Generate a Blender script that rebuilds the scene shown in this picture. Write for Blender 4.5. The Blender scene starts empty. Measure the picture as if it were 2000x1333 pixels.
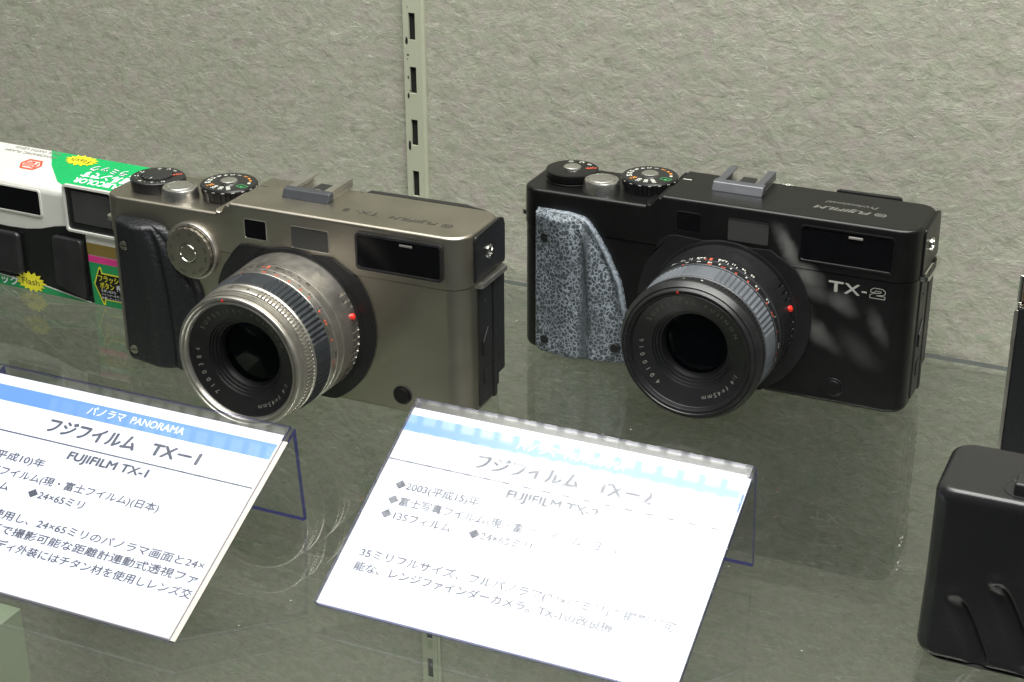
import bpy, bmesh, math, random
from mathutils import Vector, Matrix
random.seed(7)
MM = 0.001
PI = math.pi
R = math.radians
scene = bpy.context.scene
COL = scene.collection

# ------------------------------------------------------------------ camera
cam = bpy.data.cameras.new('camera'); camo = bpy.data.objects.new('camera', cam); COL.objects.link(camo)
scene.camera = camo
cam.sensor_width = 36.0; cam.lens = 3329.8 / 2000 * 36.0
cam.clip_start = 0.01; cam.clip_end = 30
YAW, PITCH, ROLL = R(-24.426), R(24.586), R(-0.2747)
camo.location = (0.34486, -0.53394, 0.30886)
_f = Vector((math.sin(YAW)*math.cos(PITCH), math.cos(YAW)*math.cos(PITCH), -math.sin(PITCH)))
_r = Vector((math.cos(YAW), -math.sin(YAW), 0)); _u = _r.cross(_f)
_r2 = math.cos(ROLL)*_r + math.sin(ROLL)*_u; _u2 = -math.sin(ROLL)*_r + math.cos(ROLL)*_u
camo.rotation_euler = Matrix((_r2, _u2, -_f)).transposed().to_euler()
scene.render.resolution_x = 1024; scene.render.resolution_y = 682
scene.view_settings.view_transform = 'Standard'
scene.view_settings.look = 'None'
scene.view_settings.exposure = 0
scene.view_settings.gamma = 1
scene.cycles.transparent_max_bounces = 32
scene.cycles.max_bounces = 10
scene.cycles.glossy_bounces = 6

# ------------------------------------------------------------------ dim room round the showcase
w = bpy.data.worlds.new('World'); scene.world = w; w.use_nodes = True
bg = w.node_tree.nodes['Background']; bg.inputs['Color'].default_value = (0.93, 1.0, 0.92, 1); bg.inputs['Strength'].default_value = 0.055

# ------------------------------------------------------------------ fluorescent louvre light in the showcase roof
def louvre_light(name, loc, sx, sy, power):
    L = bpy.data.lights.new(name, 'AREA'); L.shape = 'RECTANGLE'; L.size = sx; L.size_y = sy; L.energy = power
    L.color = (1.0, 0.995, 0.955)
    L.use_nodes = True
    nt = L.node_tree; N = nt.nodes; em = N['Emission']
    geo = N.new('ShaderNodeNewGeometry')
    sep = N.new('ShaderNodeSeparateXYZ'); nt.links.new(geo.outputs['Position'], sep.inputs[0])
    def m(op, a, b=None, c=None):
        n = N.new('ShaderNodeMath'); n.operation = op
        for i, v in enumerate((a, b, c)):
            if v is None: continue
            if isinstance(v, (int, float)): n.inputs[i].default_value = v
            else: nt.links.new(v, n.inputs[i])
        return n.outputs[0]
    def cell(s, pitch, off):
        fr = m('FRACT', m('MULTIPLY_ADD', s, 1/pitch, off))
        d = m('ABSOLUTE', m('SUBTRACT', fr, 0.5))
        mr = N.new('ShaderNodeMapRange'); mr.interpolation_type = 'SMOOTHSTEP'
        nt.links.new(d, mr.inputs[0]); mr.inputs[1].default_value = 0.22; mr.inputs[2].default_value = 0.42
        mr.inputs[3].default_value = 1.0; mr.inputs[4].default_value = 0.0
        return mr.outputs[0]
    g = m('MULTIPLY', cell(sep.outputs[0], 0.0185, 100.0), cell(sep.outputs[1], 0.0185, 100.3))
    # deep cells hide their tube when seen aslant: the left end of the fitting shows dimmer
    ra = N.new('ShaderNodeMapRange'); ra.interpolation_type = 'SMOOTHSTEP'
    nt.links.new(sep.outputs[0], ra.inputs[0]); ra.inputs[1].default_value = -0.66; ra.inputs[2].default_value = -0.12
    ra.inputs[3].default_value = 0.0; ra.inputs[4].default_value = 1.0
    fl = m('MULTIPLY_ADD', ra.outputs[0], 0.92, 0.10)
    r2 = N.new('ShaderNodeMapRange'); r2.interpolation_type = 'SMOOTHSTEP'
    nt.links.new(m('MULTIPLY_ADD', sep.outputs[1], 0.6, sep.outputs[0]), r2.inputs[0]); r2.inputs[1].default_value = -0.29; r2.inputs[2].default_value = -0.14
    r2.inputs[3].default_value = 1.0; r2.inputs[4].default_value = 2.8
    fl = m('MULTIPLY', fl, r2.outputs[0])
    tot = m('MULTIPLY', m('MULTIPLY_ADD', g, 0.55, 0.45), fl)
    nt.links.new(tot, em.inputs['Strength'])
    o = bpy.data.objects.new(name, L); o.location = loc; COL.objects.link(o); return o
louvre_light('louvre_light', (0.06, -0.19, 0.85), 1.40, 0.60, 17.0)

# unseen fill light added under the shelf front to brighten the wall below
L2 = bpy.data.lights.new('lower_fill', 'AREA'); L2.shape = 'RECTANGLE'; L2.size = 1.2; L2.size_y = 0.05; L2.energy = 0.9; L2.spread = R(76); L2.color = (0.96, 1.0, 0.94)
o2 = bpy.data.objects.new('lower_fill', L2); o2.location = (0.0, -0.46, -0.10); o2.rotation_euler = (R(51), 0, 0); COL.objects.link(o2)

# ------------------------------------------------------------------ materials
def mat(name):
    m = bpy.data.materials.new(name); m.use_nodes = True
    return m, m.node_tree, m.node_tree.nodes, m.node_tree.nodes['Principled BSDF']
def noise(nt, scale, detail=4, rough=0.55, dist=0.0, vec=None):
    n = nt.nodes.new('ShaderNodeTexNoise'); n.inputs['Scale'].default_value = scale
    n.inputs['Detail'].default_value = detail; n.inputs['Roughness'].default_value = rough; n.inputs['Distortion'].default_value = dist
    if vec is None:
        tc = nt.nodes.new('ShaderNodeTexCoord'); vec = tc.outputs['Object']
    nt.links.new(vec, n.inputs['Vector']); return n
def ramp(nt, fac, stops):
    r = nt.nodes.new('ShaderNodeValToRGB'); nt.links.new(fac, r.inputs[0])
    el = r.color_ramp.elements
    while len(el) < len(stops): el.new(0.5)
    for e, (p, c) in zip(el, stops):
        e.position = p; e.color = (*c, 1) if len(c) == 3 else c
    return r
def maprange(nt, v, a, b, c, d):
    n = nt.nodes.new('ShaderNodeMapRange'); nt.links.new(v, n.inputs[0])
    for i, x in enumerate((a, b, c, d)): n.inputs[i+1].default_value = x
    return n.outputs[0]
def pbr(name, col, rough=0.5, metal=0.0, vary=0.08, rvary=0.08, nscale=90, bump=0.0, bscale=2500, spec=0.5, coat=0.0):
    m, nt, N, b = mat(name)
    n = noise(nt, nscale)
    lo = tuple(max(0, c*(1-vary)) for c in col); hi = tuple(min(1, c*(1+vary)) for c in col)
    r = ramp(nt, n.outputs[0], [(0.3, lo), (0.7, hi)]); nt.links.new(r.outputs[0], b.inputs['Base Color'])
    nt.links.new(maprange(nt, n.outputs[0], 0.3, 0.7, max(0.02, rough-rvary), min(1, rough+rvary)), b.inputs['Roughness'])
    b.inputs['Metallic'].default_value = metal
    b.inputs['Specular IOR Level'].default_value = spec
    b.inputs['Coat Weight'].default_value = coat
    if bump > 0:
        n2 = noise(nt, bscale, 3)
        bp = N.new('ShaderNodeBump'); bp.inputs['Strength'].default_value = bump; bp.inputs['Distance'].default_value = 0.0002
        nt.links.new(n2.outputs[0], bp.inputs['Height']); nt.links.new(bp.outputs[0], b.inputs['Normal'])
    return m
def schlick(nt, f0=0.04):
    """plain air-to-glass reflectance from the viewing angle, the same on both sides of a sheet"""
    N = nt.nodes; g = N.new('ShaderNodeNewGeometry')
    d = N.new('ShaderNodeVectorMath'); d.operation = 'DOT_PRODUCT'
    nt.links.new(g.outputs['Normal'], d.inputs[0]); nt.links.new(g.outputs['Incoming'], d.inputs[1])
    def m(op, a, b=None):
        n = N.new('ShaderNodeMath'); n.operation = op
        for i, v in enumerate((a, b)):
            if v is None: continue
            if isinstance(v, (int, float)): n.inputs[i].default_value = v
            else: nt.links.new(v, n.inputs[i])
        n.use_clamp = True
        return n.outputs[0]
    return m('ADD', m('MULTIPLY', m('POWER', m('SUBTRACT', 1.0, m('ABSOLUTE', d.outputs['Value'])), 5.0), 1-f0), f0)
def clear(name, tint, f0=0.04, rough=0.0, gl=(1, 1, 1), smear=False, dust=0.0):
    m, nt, N, b = mat(name); N.remove(b)
    t = N.new('ShaderNodeBsdfTransparent'); t.inputs[0].default_value = (*tint, 1)
    g = N.new('ShaderNodeBsdfGlossy'); g.inputs['Roughness'].default_value = rough; g.inputs['Color'].default_value = (*gl, 1)
    if smear:
        n = noise(nt, 30, 3); nt.links.new(maprange(nt, n.outputs[0], 0.35, 0.7, rough, rough+0.05), g.inputs['Roughness'])
    mx = N.new('ShaderNodeMixShader'); nt.links.new(schlick(nt, f0), mx.inputs[0])
    nt.links.new(t.outputs[0], mx.inputs[1]); nt.links.new(g.outputs[0], mx.inputs[2])
    out = mx.outputs[0]
    if dust > 0:
        d = N.new('ShaderNodeBsdfDiffuse'); d.inputs['Color'].default_value = (0.60, 0.64, 0.62, 1)
        m2 = N.new('ShaderNodeMixShader'); n = noise(nt, 14, 3)
        nt.links.new(maprange(nt, n.outputs[0], 0.3, 0.7, dust*.7, dust*1.2), m2.inputs[0])
        nt.links.new(out, m2.inputs[1]); nt.links.new(d.outputs[0], m2.inputs[2]); out = m2.outputs[0]
    nt.links.new(out, N['Material Output'].inputs['Surface']); return m

M = {}
M['titan'] = pbr('brushed_titanium', (0.41, 0.38, 0.32), 0.37, 1.0, 0.04, 0.03, 60, 0.10, 4000)
M['titan_d'] = pbr('titanium_dial', (0.30, 0.28, 0.23), 0.33, 0.9, 0.05, 0.04, 150, 0.1, 4000)
M['silver'] = pbr('satin_silver', (0.70, 0.69, 0.66), 0.32, 1.0, 0.05, 0.05, 200, 0.04, 5000)
M['silver_lens'] = pbr('lens_titanium', (0.53, 0.505, 0.46), 0.36, 0.95, 0.05, 0.05, 200, 0.05, 5000)
M['chrome'] = pbr('chrome', (0.75, 0.74, 0.70), 0.14, 1.0, 0.03, 0.04, 300)
M['blackpaint'] = pbr('black_satin_paint', (0.005, 0.005, 0.0052), 0.34, 0.0, 0.15, 0.04, 80, 0.10, 4500, 0.38)
M['blackmetal'] = pbr('black_anodised_metal', (0.012, 0.012, 0.013), 0.32, 0.0, 0.15, 0.06, 150, 0.06, 4500, 0.5)
M['blackplastic'] = pbr('black_plastic', (0.013, 0.013, 0.014), 0.42, 0.0, 0.2, 0.06, 120, 0.15, 3500)
M['shroud'] = pbr('black_lens_shroud', (0.010, 0.010, 0.011), 0.38, 0.0, 0.1, 0.05, 100)
M['slate'] = pbr('slate_plastic', (0.040, 0.043, 0.049), 0.42, 0.0, 0.06, 0.05, 200, 0.1, 3000)
M['slatelight'] = pbr('blue_grey_metal', (0.12, 0.124, 0.136), 0.38, 0.5, 0.06, 0.05, 200, 0.06, 3000)
M['rubber1'] = pbr('dark_rubber', (0.018, 0.021, 0.025), 0.48, 0.0, 0.15, 0.08, 300, 0.15, 2500)
M['rubber2'] = pbr('faded_rubber', (0.088, 0.098, 0.110), 0.55, 0.0, 0.15, 0.08, 120, 0.15, 2500)
M['palerubber'] = pbr('whitened_rubber_edge', (0.19, 0.22, 0.25), 0.5, 0.0, 0.45, 0.08, 900, 0.3, 2000)
M['darkglass'] = pbr('dark_window_glass', (0.004, 0.004, 0.005), 0.14, 0.0, 0.1, 0.03, 40, spec=0.22)
M['greyglass'] = pbr('frosted_window', (0.045, 0.046, 0.044), 0.30, 0.0, 0.15, 0.05, 60)
M['lensinner'] = pbr('lens_inner_black', (0.006, 0.006, 0.007), 0.42, 0.0, 0.1, 0.05, 100)
M['lensglass'] = pbr('coated_lens_glass', (0.002, 0.003, 0.004), 0.03, 0.0, 0.1, 0.01, 40, spec=0.1)
M['red'] = pbr('red_enamel', (0.75, 0.035, 0.02), 0.2, 0.0, 0.05, 0.03, coat=0.5)
M['redink'] = pbr('red_ink', (0.72, 0.10, 0.05), 0.5)
M['orangeink'] = pbr('orange_ink', (0.80, 0.30, 0.04), 0.5)
M['greenink'] = pbr('green_ink', (0.05, 0.42, 0.12), 0.5)
M['whiteink'] = pbr('white_ink', (0.72, 0.73, 0.66), 0.5)
M['greyletter'] = pbr('dull_silver_lettering', (0.38, 0.38, 0.35), 0.4)
M['greyink'] = pbr('grey_ink', (0.22, 0.21, 0.19), 0.5)
M['blackink'] = pbr('black_ink', (0.02, 0.02, 0.02), 0.5)
M['engrave'] = pbr('engraved_dark', (0.03, 0.027, 0.022), 0.5)
M['engrave2'] = pbr('engraved_grey', (0.22, 0.22, 0.20), 0.4, 0.5)
M['paper'] = pbr('white_card', (0.62, 0.65, 0.76), 0.6, 0.0, 0.015, 0.03, 40)
M['cream'] = pbr('cream_card', (0.60, 0.56, 0.44), 0.6, 0.0, 0.03, 0.03, 60)
M['bandblue'] = pbr('blue_band_ink', (0.10, 0.24, 0.68), 0.55, 0.0, 0.03)
M['textgrey'] = pbr('label_text_ink', (0.045, 0.055, 0.08), 0.55)
M['bandwhite'] = pbr('band_white_text', (0.80, 0.82, 0.86), 0.6)
M['boxwhite'] = pbr('white_printed_card', (0.60, 0.60, 0.56), 0.32, 0.0, 0.03, 0.05, 50, 0.03, 900)
M['boxgreen'] = pbr('green_print', (0.004, 0.36, 0.10), 0.30, 0.0, 0.05, 0.05, 50)
M['boxgreen_dark'] = pbr('deep_green_print', (0.010, 0.26, 0.080), 0.38, 0.0, 0.05, 0.05, 50)
M['boxblack'] = pbr('black_gloss_print', (0.008, 0.010, 0.009), 0.25, 0.0, 0.1, 0.05, 50)
M['boxyellow'] = pbr('yellow_print', (0.72, 0.66, 0.02), 0.4)
M['boxgold'] = pbr('gold_stripe_print', (0.20, 0.14, 0.03), 0.4)
M['boxpink'] = pbr('magenta_stripe_print', (0.62, 0.03, 0.22), 0.4)
M['boxred'] = pbr('red_print', (0.80, 0.08, 0.03), 0.4)
M['brown'] = pbr('brown_leather', (0.30, 0.20, 0.11), 0.5, 0.0, 0.1, 0.05, 300)
M['olive'] = pbr('painted_steel_upright', (0.43, 0.45, 0.34), 0.42, 0.0, 0.03, 0.05, 60, 0.04, 1500)
M['hole'] = pbr('dark_hole', (0.010, 0.010, 0.010), 0.8)
M['chip'] = pbr('bare_dark_steel', (0.03, 0.03, 0.028), 0.4, 0.5)
M['palegreen'] = pbr('pale_green_panel', (0.40, 0.46, 0.34), 0.5, 0.0, 0.03)
M['dust'] = pbr('dust_specks', (0.8, 0.8, 0.75), 0.7)

# glass of the shelf and acrylic of the sign stands
M['shelfglass'] = clear('shelf_glass', (0.925, 0.945, 0.925), 0.062, 0.0, dust=0.009)
M['shelfedge'] = pbr('green_glass_edge', (0.15, 0.165, 0.17), 0.2)
M['acrylic'] = clear('clear_acrylic', (0.975, 0.975, 0.99), 0.012, 0.0)
M['pocket'] = clear('glossy_pocket_film', (0.985, 0.985, 0.99), 0.025, 0.008)
def acrylic_edge():
    m, nt, N, b = mat('acrylic_edge')
    b.inputs['Base Color'].default_value = (0.02, 0.02, 0.16, 1); b.inputs['Roughness'].default_value = 0.12
    t = N.new('ShaderNodeBsdfTransparent'); t.inputs[0].default_value = (0.55, 0.55, 0.80, 1)
    mx = N.new('ShaderNodeMixShader'); mx.inputs[0].default_value = 0.5
    nt.links.new(b.outputs[0], mx.inputs[1]); nt.links.new(t.outputs[0], mx.inputs[2])
    nt.links.new(mx.outputs[0], N['Material Output'].inputs['Surface']); return m
M['acryedge'] = acrylic_edge()

def felt():
    m, nt, N, b = mat('grey_green_felt')
    tc = N.new('ShaderNodeTexCoord')
    def mapped(rot, sc):
        mp = N.new('ShaderNodeMapping'); nt.links.new(tc.outputs['Object'], mp.inputs[0])
        mp.inputs['Rotation'].default_value = (0, R(rot), 0); mp.inputs['Scale'].default_value = sc; return mp.outputs[0]
    def math_(op, a, b_=None, c=None):
        n = N.new('ShaderNodeMath'); n.operation = op
        for k, v in enumerate((a, b_, c)):
            if v is None: continue
            if isinstance(v, (int, float)): n.inputs[k].default_value = v
            else: nt.links.new(v, n.inputs[k])
        return n.outputs[0]
    va, vb, vc = mapped(30, (0.78, 1, 1.08)), mapped(-40, (0.85, 1, 1.05)), mapped(50, (0.85, 1, 1.0))
    big = noise(nt, 105, 5, 0.62, 0.5, va); mid = noise(nt, 300, 4, 0.6, 0.8, vb)
    def hairs(scale, vec, lo, w, mscale):
        h = noise(nt, scale, 2, 0.5, 2.2, vec)
        a = math_('ABSOLUTE', math_('SUBTRACT', h.outputs[0], 0.5))
        l = maprange(nt, a, 0.0, w, 1.0, 0.0)
        g = noise(nt, mscale, 2, 0.5, 0.0, vec)
        return math_('MULTIPLY', l, maprange(nt, g.outputs[0], lo, lo+0.12, 0.0, 1.0))
    h1 = hairs(130, mapped(33, (0.30, 1, 1.3)), 0.50, 0.020, 120)
    h2 = hairs(160, mapped(-38, (0.35, 1, 1.2)), 0.52, 0.022, 140)
    h3 = hairs(150, mapped(75, (0.4, 1, 1.1)), 0.56, 0.022, 150)
    hh = math_('MAXIMUM', math_('MAXIMUM', h1, h2), h3)
    ht = math_('MULTIPLY_ADD', big.outputs[0], 1.3, math_('MULTIPLY_ADD', mid.outputs[0], 0.55, math_('MULTIPLY', hh, 0.10)))
    bp = N.new('ShaderNodeBump'); bp.inputs['Strength'].default_value = 1.0; bp.inputs['Distance'].default_value = 0.00047
    nt.links.new(ht, bp.inputs['Height']); nt.links.new(bp.outputs[0], b.inputs['Normal'])
    c1 = noise(nt, 120, 4, 0.65, 1.0, vc); c2 = noise(nt, 210, 4, 0.65, 0.8, va)
    r1 = ramp(nt, c1.outputs[0], [(0.28, (0.330, 0.365, 0.275)), (0.46, (0.375, 0.380, 0.308)), (0.60, (0.395, 0.378, 0.328)), (0.76, (0.415, 0.358, 0.340))])
    r2 = ramp(nt, c2.outputs[0], [(0.28, (0.78, 0.78, 0.76)), (0.45, (0.95, 0.95, 0.94)), (0.70, (1.10, 1.10, 1.10))])
    mx = N.new('ShaderNodeMix'); mx.data_type = 'RGBA'; mx.blend_type = 'MULTIPLY'; mx.inputs['Factor'].default_value = 1.0
    nt.links.new(r1.outputs[0], mx.inputs['A']); nt.links.new(r2.outputs[0], mx.inputs['B'])
    mh = N.new('ShaderNodeMix'); mh.data_type = 'RGBA'; nt.links.new(mx.outputs['Result'], mh.inputs['A']); mh.inputs['B'].default_value = (0.58, 0.60, 0.50, 1)
    nt.links.new(math_('MULTIPLY', hh, 0.75), mh.inputs['Factor']); nt.links.new(mh.outputs['Result'], b.inputs['Base Color'])
    b.inputs['Roughness'].default_value = 0.9; b.inputs['Specular IOR Level'].default_value = 0.15
    return m
M['felt'] = felt()
def reflection_paint():
    m = pbr('black_paint_with_reflections', (0.005, 0.005, 0.0052), 0.34, 0.0, 0.15, 0.04, 80, 0.10, 4500, 0.38); nt = m.node_tree; N = nt.nodes; b = N['Principled BSDF']
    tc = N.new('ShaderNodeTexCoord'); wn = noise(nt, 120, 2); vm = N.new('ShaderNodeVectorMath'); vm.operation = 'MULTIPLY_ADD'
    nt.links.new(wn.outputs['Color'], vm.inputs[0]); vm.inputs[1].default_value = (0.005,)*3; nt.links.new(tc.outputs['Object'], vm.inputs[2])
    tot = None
    for (x, z, ang, l, w_, g) in REFLECTIONS:
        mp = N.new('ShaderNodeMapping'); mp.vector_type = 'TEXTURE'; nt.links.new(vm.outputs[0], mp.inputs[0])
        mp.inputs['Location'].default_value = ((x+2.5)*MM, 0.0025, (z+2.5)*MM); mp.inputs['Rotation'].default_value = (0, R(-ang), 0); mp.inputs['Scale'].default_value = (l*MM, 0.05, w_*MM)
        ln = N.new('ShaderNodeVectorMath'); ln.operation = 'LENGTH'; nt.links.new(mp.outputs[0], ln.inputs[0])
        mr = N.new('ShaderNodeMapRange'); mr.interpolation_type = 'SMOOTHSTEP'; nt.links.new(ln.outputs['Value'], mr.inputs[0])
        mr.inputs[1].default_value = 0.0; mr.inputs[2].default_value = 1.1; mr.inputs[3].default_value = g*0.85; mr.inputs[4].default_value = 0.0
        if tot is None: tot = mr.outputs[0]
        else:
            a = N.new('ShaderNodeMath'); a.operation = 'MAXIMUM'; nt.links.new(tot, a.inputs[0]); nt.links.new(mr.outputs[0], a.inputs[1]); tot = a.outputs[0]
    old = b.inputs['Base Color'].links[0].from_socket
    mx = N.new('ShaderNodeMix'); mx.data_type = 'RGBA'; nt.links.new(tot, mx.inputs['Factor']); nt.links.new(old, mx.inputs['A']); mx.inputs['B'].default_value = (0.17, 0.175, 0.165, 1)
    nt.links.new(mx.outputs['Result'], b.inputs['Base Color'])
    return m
# pale showcase glass reflections painted into the black body's colour: x, z, angle, half length, half width, strength
REFLECTIONS = ((115.5, 64, -58, 14, 4.5, 1.0), (123, 54.5, -38, 11, 6, 1.0), (127, 48, -15, 11, 5, 0.45), (121, 41, -25, 8, 5, 0.4), (127, 32, -32, 17, 5.5, 0.6), (138, 45, -30, 9, 5, 0.55), (153, 37, -65, 10, 4, 0.35), (146, 26, -40, 12, 6, 0.2))
M['blackreflect'] = reflection_paint()

def leather():
    m, nt, N, b = mat('black_grip_leather')
    tc = N.new('ShaderNodeTexCoord')
    v = N.new('ShaderNodeTexVoronoi'); v.feature = 'SMOOTH_F1'; v.inputs['Scale'].default_value = 900
    nt.links.new(tc.outputs['Object'], v.inputs['Vector'])
    n = noise(nt, 500, 3)
    s = N.new('ShaderNodeMath'); s.operation = 'ADD'; nt.links.new(v.outputs['Distance'], s.inputs[0]); nt.links.new(n.outputs[0], s.inputs[1])
    bp = N.new('ShaderNodeBump'); bp.inputs['Strength'].default_value = 0.6; bp.inputs['Distance'].default_value = 0.00035; bp.invert = True
    nt.links.new(s.outputs[0], bp.inputs['Height']); nt.links.new(bp.outputs[0], b.inputs['Normal'])
    b.inputs['Base Color'].default_value = (0.008, 0.009, 0.011, 1); b.inputs['Roughness'].default_value = 0.44
    return m
def crackle():
    m, nt, N, b = mat('whitened_crackled_rubber')
    tc = N.new('ShaderNodeTexCoord')
    wn = noise(nt, 700, 2); vm = N.new('ShaderNodeVectorMath'); vm.operation = 'MULTIPLY_ADD'
    nt.links.new(wn.outputs['Color'], vm.inputs[0]); vm.inputs[1].default_value = (0.0014,)*3; nt.links.new(tc.outputs['Object'], vm.inputs[2])
    v = N.new('ShaderNodeTexVoronoi'); v.feature = 'DISTANCE_TO_EDGE'; v.inputs['Scale'].default_value = 580
    nt.links.new(vm.outputs[0], v.inputs['Vector'])
    line = maprange(nt, v.outputs['Distance'], 0.04, 0.15, 1.0, 0.0)
    br = noise(nt, 480, 2); brk = maprange(nt, br.outputs[0], 0.32, 0.50, 0.0, 1.0)
    pa = noise(nt, 70, 3); patch = maprange(nt, pa.outputs[0], 0.30, 0.60, 0.45, 1.0)
    a = N.new('ShaderNodeMath'); a.operation = 'MULTIPLY'; nt.links.new(line, a.inputs[0]); nt.links.new(brk, a.inputs[1])
    a2 = N.new('ShaderNodeMath'); a2.operation = 'MULTIPLY'; nt.links.new(a.outputs[0], a2.inputs[0]); nt.links.new(patch, a2.inputs[1])
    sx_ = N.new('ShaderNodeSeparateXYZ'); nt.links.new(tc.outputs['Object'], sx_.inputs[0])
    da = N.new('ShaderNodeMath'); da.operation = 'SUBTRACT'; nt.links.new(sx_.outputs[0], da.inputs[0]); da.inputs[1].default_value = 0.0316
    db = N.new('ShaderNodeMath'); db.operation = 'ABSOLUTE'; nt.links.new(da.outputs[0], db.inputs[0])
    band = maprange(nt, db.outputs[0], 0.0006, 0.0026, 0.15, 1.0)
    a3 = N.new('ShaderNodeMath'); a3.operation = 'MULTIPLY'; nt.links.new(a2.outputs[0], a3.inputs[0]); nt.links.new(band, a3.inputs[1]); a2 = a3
    r = ramp(nt, a2.outputs[0], [(0.0, (0.045, 0.053, 0.060)), (0.6, (0.19, 0.22, 0.25)), (1.0, (0.28, 0.32, 0.36))])
    nt.links.new(r.outputs[0], b.inputs['Base Color']); b.inputs['Roughness'].default_value = 0.5
    bp = N.new('ShaderNodeBump'); bp.inputs['Strength'].default_value = 0.4; bp.inputs['Distance'].default_value = 0.0002
    nt.links.new(a2.outputs[0], bp.inputs['Height']); nt.links.new(bp.outputs[0], b.inputs['Normal'])
    return m
M['leather'] = leather(); M['crackle'] = crackle()

# ------------------------------------------------------------------ mesh helpers (all input in millimetres)
class MB:
    def __init__(s): s.bm = bmesh.new(); s.mats = []
    def mi(s, m):
        if m is None: return 0
        if m not in s.mats: s.mats.append(m)
        return s.mats.index(m)
    def face(s, vs, m=0):
        try: f = s.bm.faces.new(vs)
        except ValueError: return None
        f.material_index = m; return f
    def prism(s, poly, a0, a1, axis='y', m=None, bevel=0, seg=3, ang=35, pick=None):
        """poly of 2D points, extruded along axis. axis y: poly=(x,z); z: (x,y); x: (y,z)"""
        k = s.mi(m)
        def P(p, a): return {'y': (p[0], a, p[1]), 'z': (p[0], p[1], a), 'x': (a, p[0], p[1])}[axis]
        v0 = [s.bm.verts.new(P(p, a0)) for p in poly]; v1 = [s.bm.verts.new(P(p, a1)) for p in poly]
        fs = [s.face(v0, k), s.face(list(reversed(v1)), k)]
        n = len(poly)
        for i in range(n): fs.append(s.face([v0[i], v1[i], v1[(i+1) % n], v0[(i+1) % n]], k))
        fs = [f for f in fs if f]
        bmesh.ops.recalc_face_normals(s.bm, faces=fs)
        if bevel > 0:
            es = set(e for f in fs for e in f.edges if e.calc_face_angle(0) > R(ang))
            if pick: es = set(e for e in es if pick((e.verts[0].co+e.verts[1].co)/2))
            r = bmesh.ops.bevel(s.bm, geom=list(es), offset=bevel, segments=seg, profile=0.5, affect='EDGES', clamp_overlap=True)
            for f in r['faces']: f.material_index = k
        return s
    def box(s, x0, x1, y0, y1, z0, z1, m=None, bevel=0, seg=3):
        return s.prism([(x0, z0), (x1, z0), (x1, z1), (x0, z1)], y0, y1, 'y', m, bevel, seg)
    def ring(s, prof, cx=0, cz=0, axis='y', n=128, m=None, rf=None, closed=False):
        """surface of revolution; prof=(a, r) along the axis; rf(theta, a) changes the radius"""
        k = s.mi(m); rows = []
        for a, r in prof:
            if r < 1e-6:
                c = {'y': (cx, a, cz), 'z': (cx, cz, a), 'x': (a, cx, cz)}[axis]
                rows.append([s.bm.verts.new(c)]); continue
            row = []
            for i in range(n):
                t = 2*PI*i/n; rr = r + (rf(t, a) if rf else 0)
                u, v = cx+rr*math.cos(t), cz+rr*math.sin(t)
                row.append(s.bm.verts.new({'y': (u, a, v), 'z': (u, v, a), 'x': (a, u, v)}[axis]))
            rows.append(row)
        fs = []
        pairs = list(zip(rows, rows[1:])) + ([(rows[-1], rows[0])] if closed else [])
        for A, B in pairs:
            for i in range(n):
                j = (i+1) % n
                if len(A) == 1 and len(B) == 1: continue
                if len(A) == 1: fs.append(s.face([A[0], B[j], B[i]], k))
                elif len(B) == 1: fs.append(s.face([A[i], A[j], B[0]], k))
                else: fs.append(s.face([A[i], A[j], B[j], B[i]], k))
        return s
    def tris(s, vs, fs, m=None):
        k = s.mi(m); V = [s.bm.verts.new(v) for v in vs]
        for f in fs: s.face([V[i] for i in f], k)
        return s
    def build(s, name, m=None, parent=None, sharp=32, wn=True, recalc=True, smooth=True):
        if recalc: bmesh.ops.recalc_face_normals(s.bm, faces=s.bm.faces)
        for v in s.bm.verts: v.co *= MM
        me = bpy.data.meshes.new(name); s.bm.to_mesh(me); s.bm.free()
        if m is not None: me.materials.append(m)
        for q in s.mats: me.materials.append(q)
        if smooth:
            for p in me.polygons: p.use_smooth = True
            me.set_sharp_from_angle(angle=R(sharp))
        o = bpy.data.objects.new(name, me); COL.objects.link(o)
        if parent: o.parent = parent
        if wn and smooth:
            md = o.modifiers.new('normals', 'WEIGHTED_NORMAL'); md.keep_sharp = True
        return o
def empty(name, loc=(0, 0, 0), rz=0, parent=None):
    o = bpy.data.objects.new(name, None); COL.objects.link(o); o.location = Vector(loc)*MM; o.rotation_euler = (0, 0, rz)
    o.empty_display_size = 0.02
    if parent: o.parent = parent
    return o
def tag(o, label=None, cat=None, group=None, kind=None):
    for k, v in (('label', label), ('category', cat), ('group', group), ('kind', kind)):
        if v: o[k] = v
    return o
def rrect(x0, x1, y0, y1, r, n=8):
    if isinstance(r, (int, float)): r = (r,)*4      # corners: x0y0, x1y0, x1y1, x0y1
    out = []
    for (cx, cy, a), q in zip(((x0, y0, 180), (x1, y0, 270), (x1, y1, 0), (x0, y1, 90)), r):
        if q <= 0: out.append((cx, cy)); continue
        ox = cx + q if cx == x0 else cx - q; oy = cy + q if cy == y0 else cy - q
        for i in range(n+1):
            t = R(a + 90*i/n); out.append((ox+q*math.cos(t), oy+q*math.sin(t)))
    return out

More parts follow.
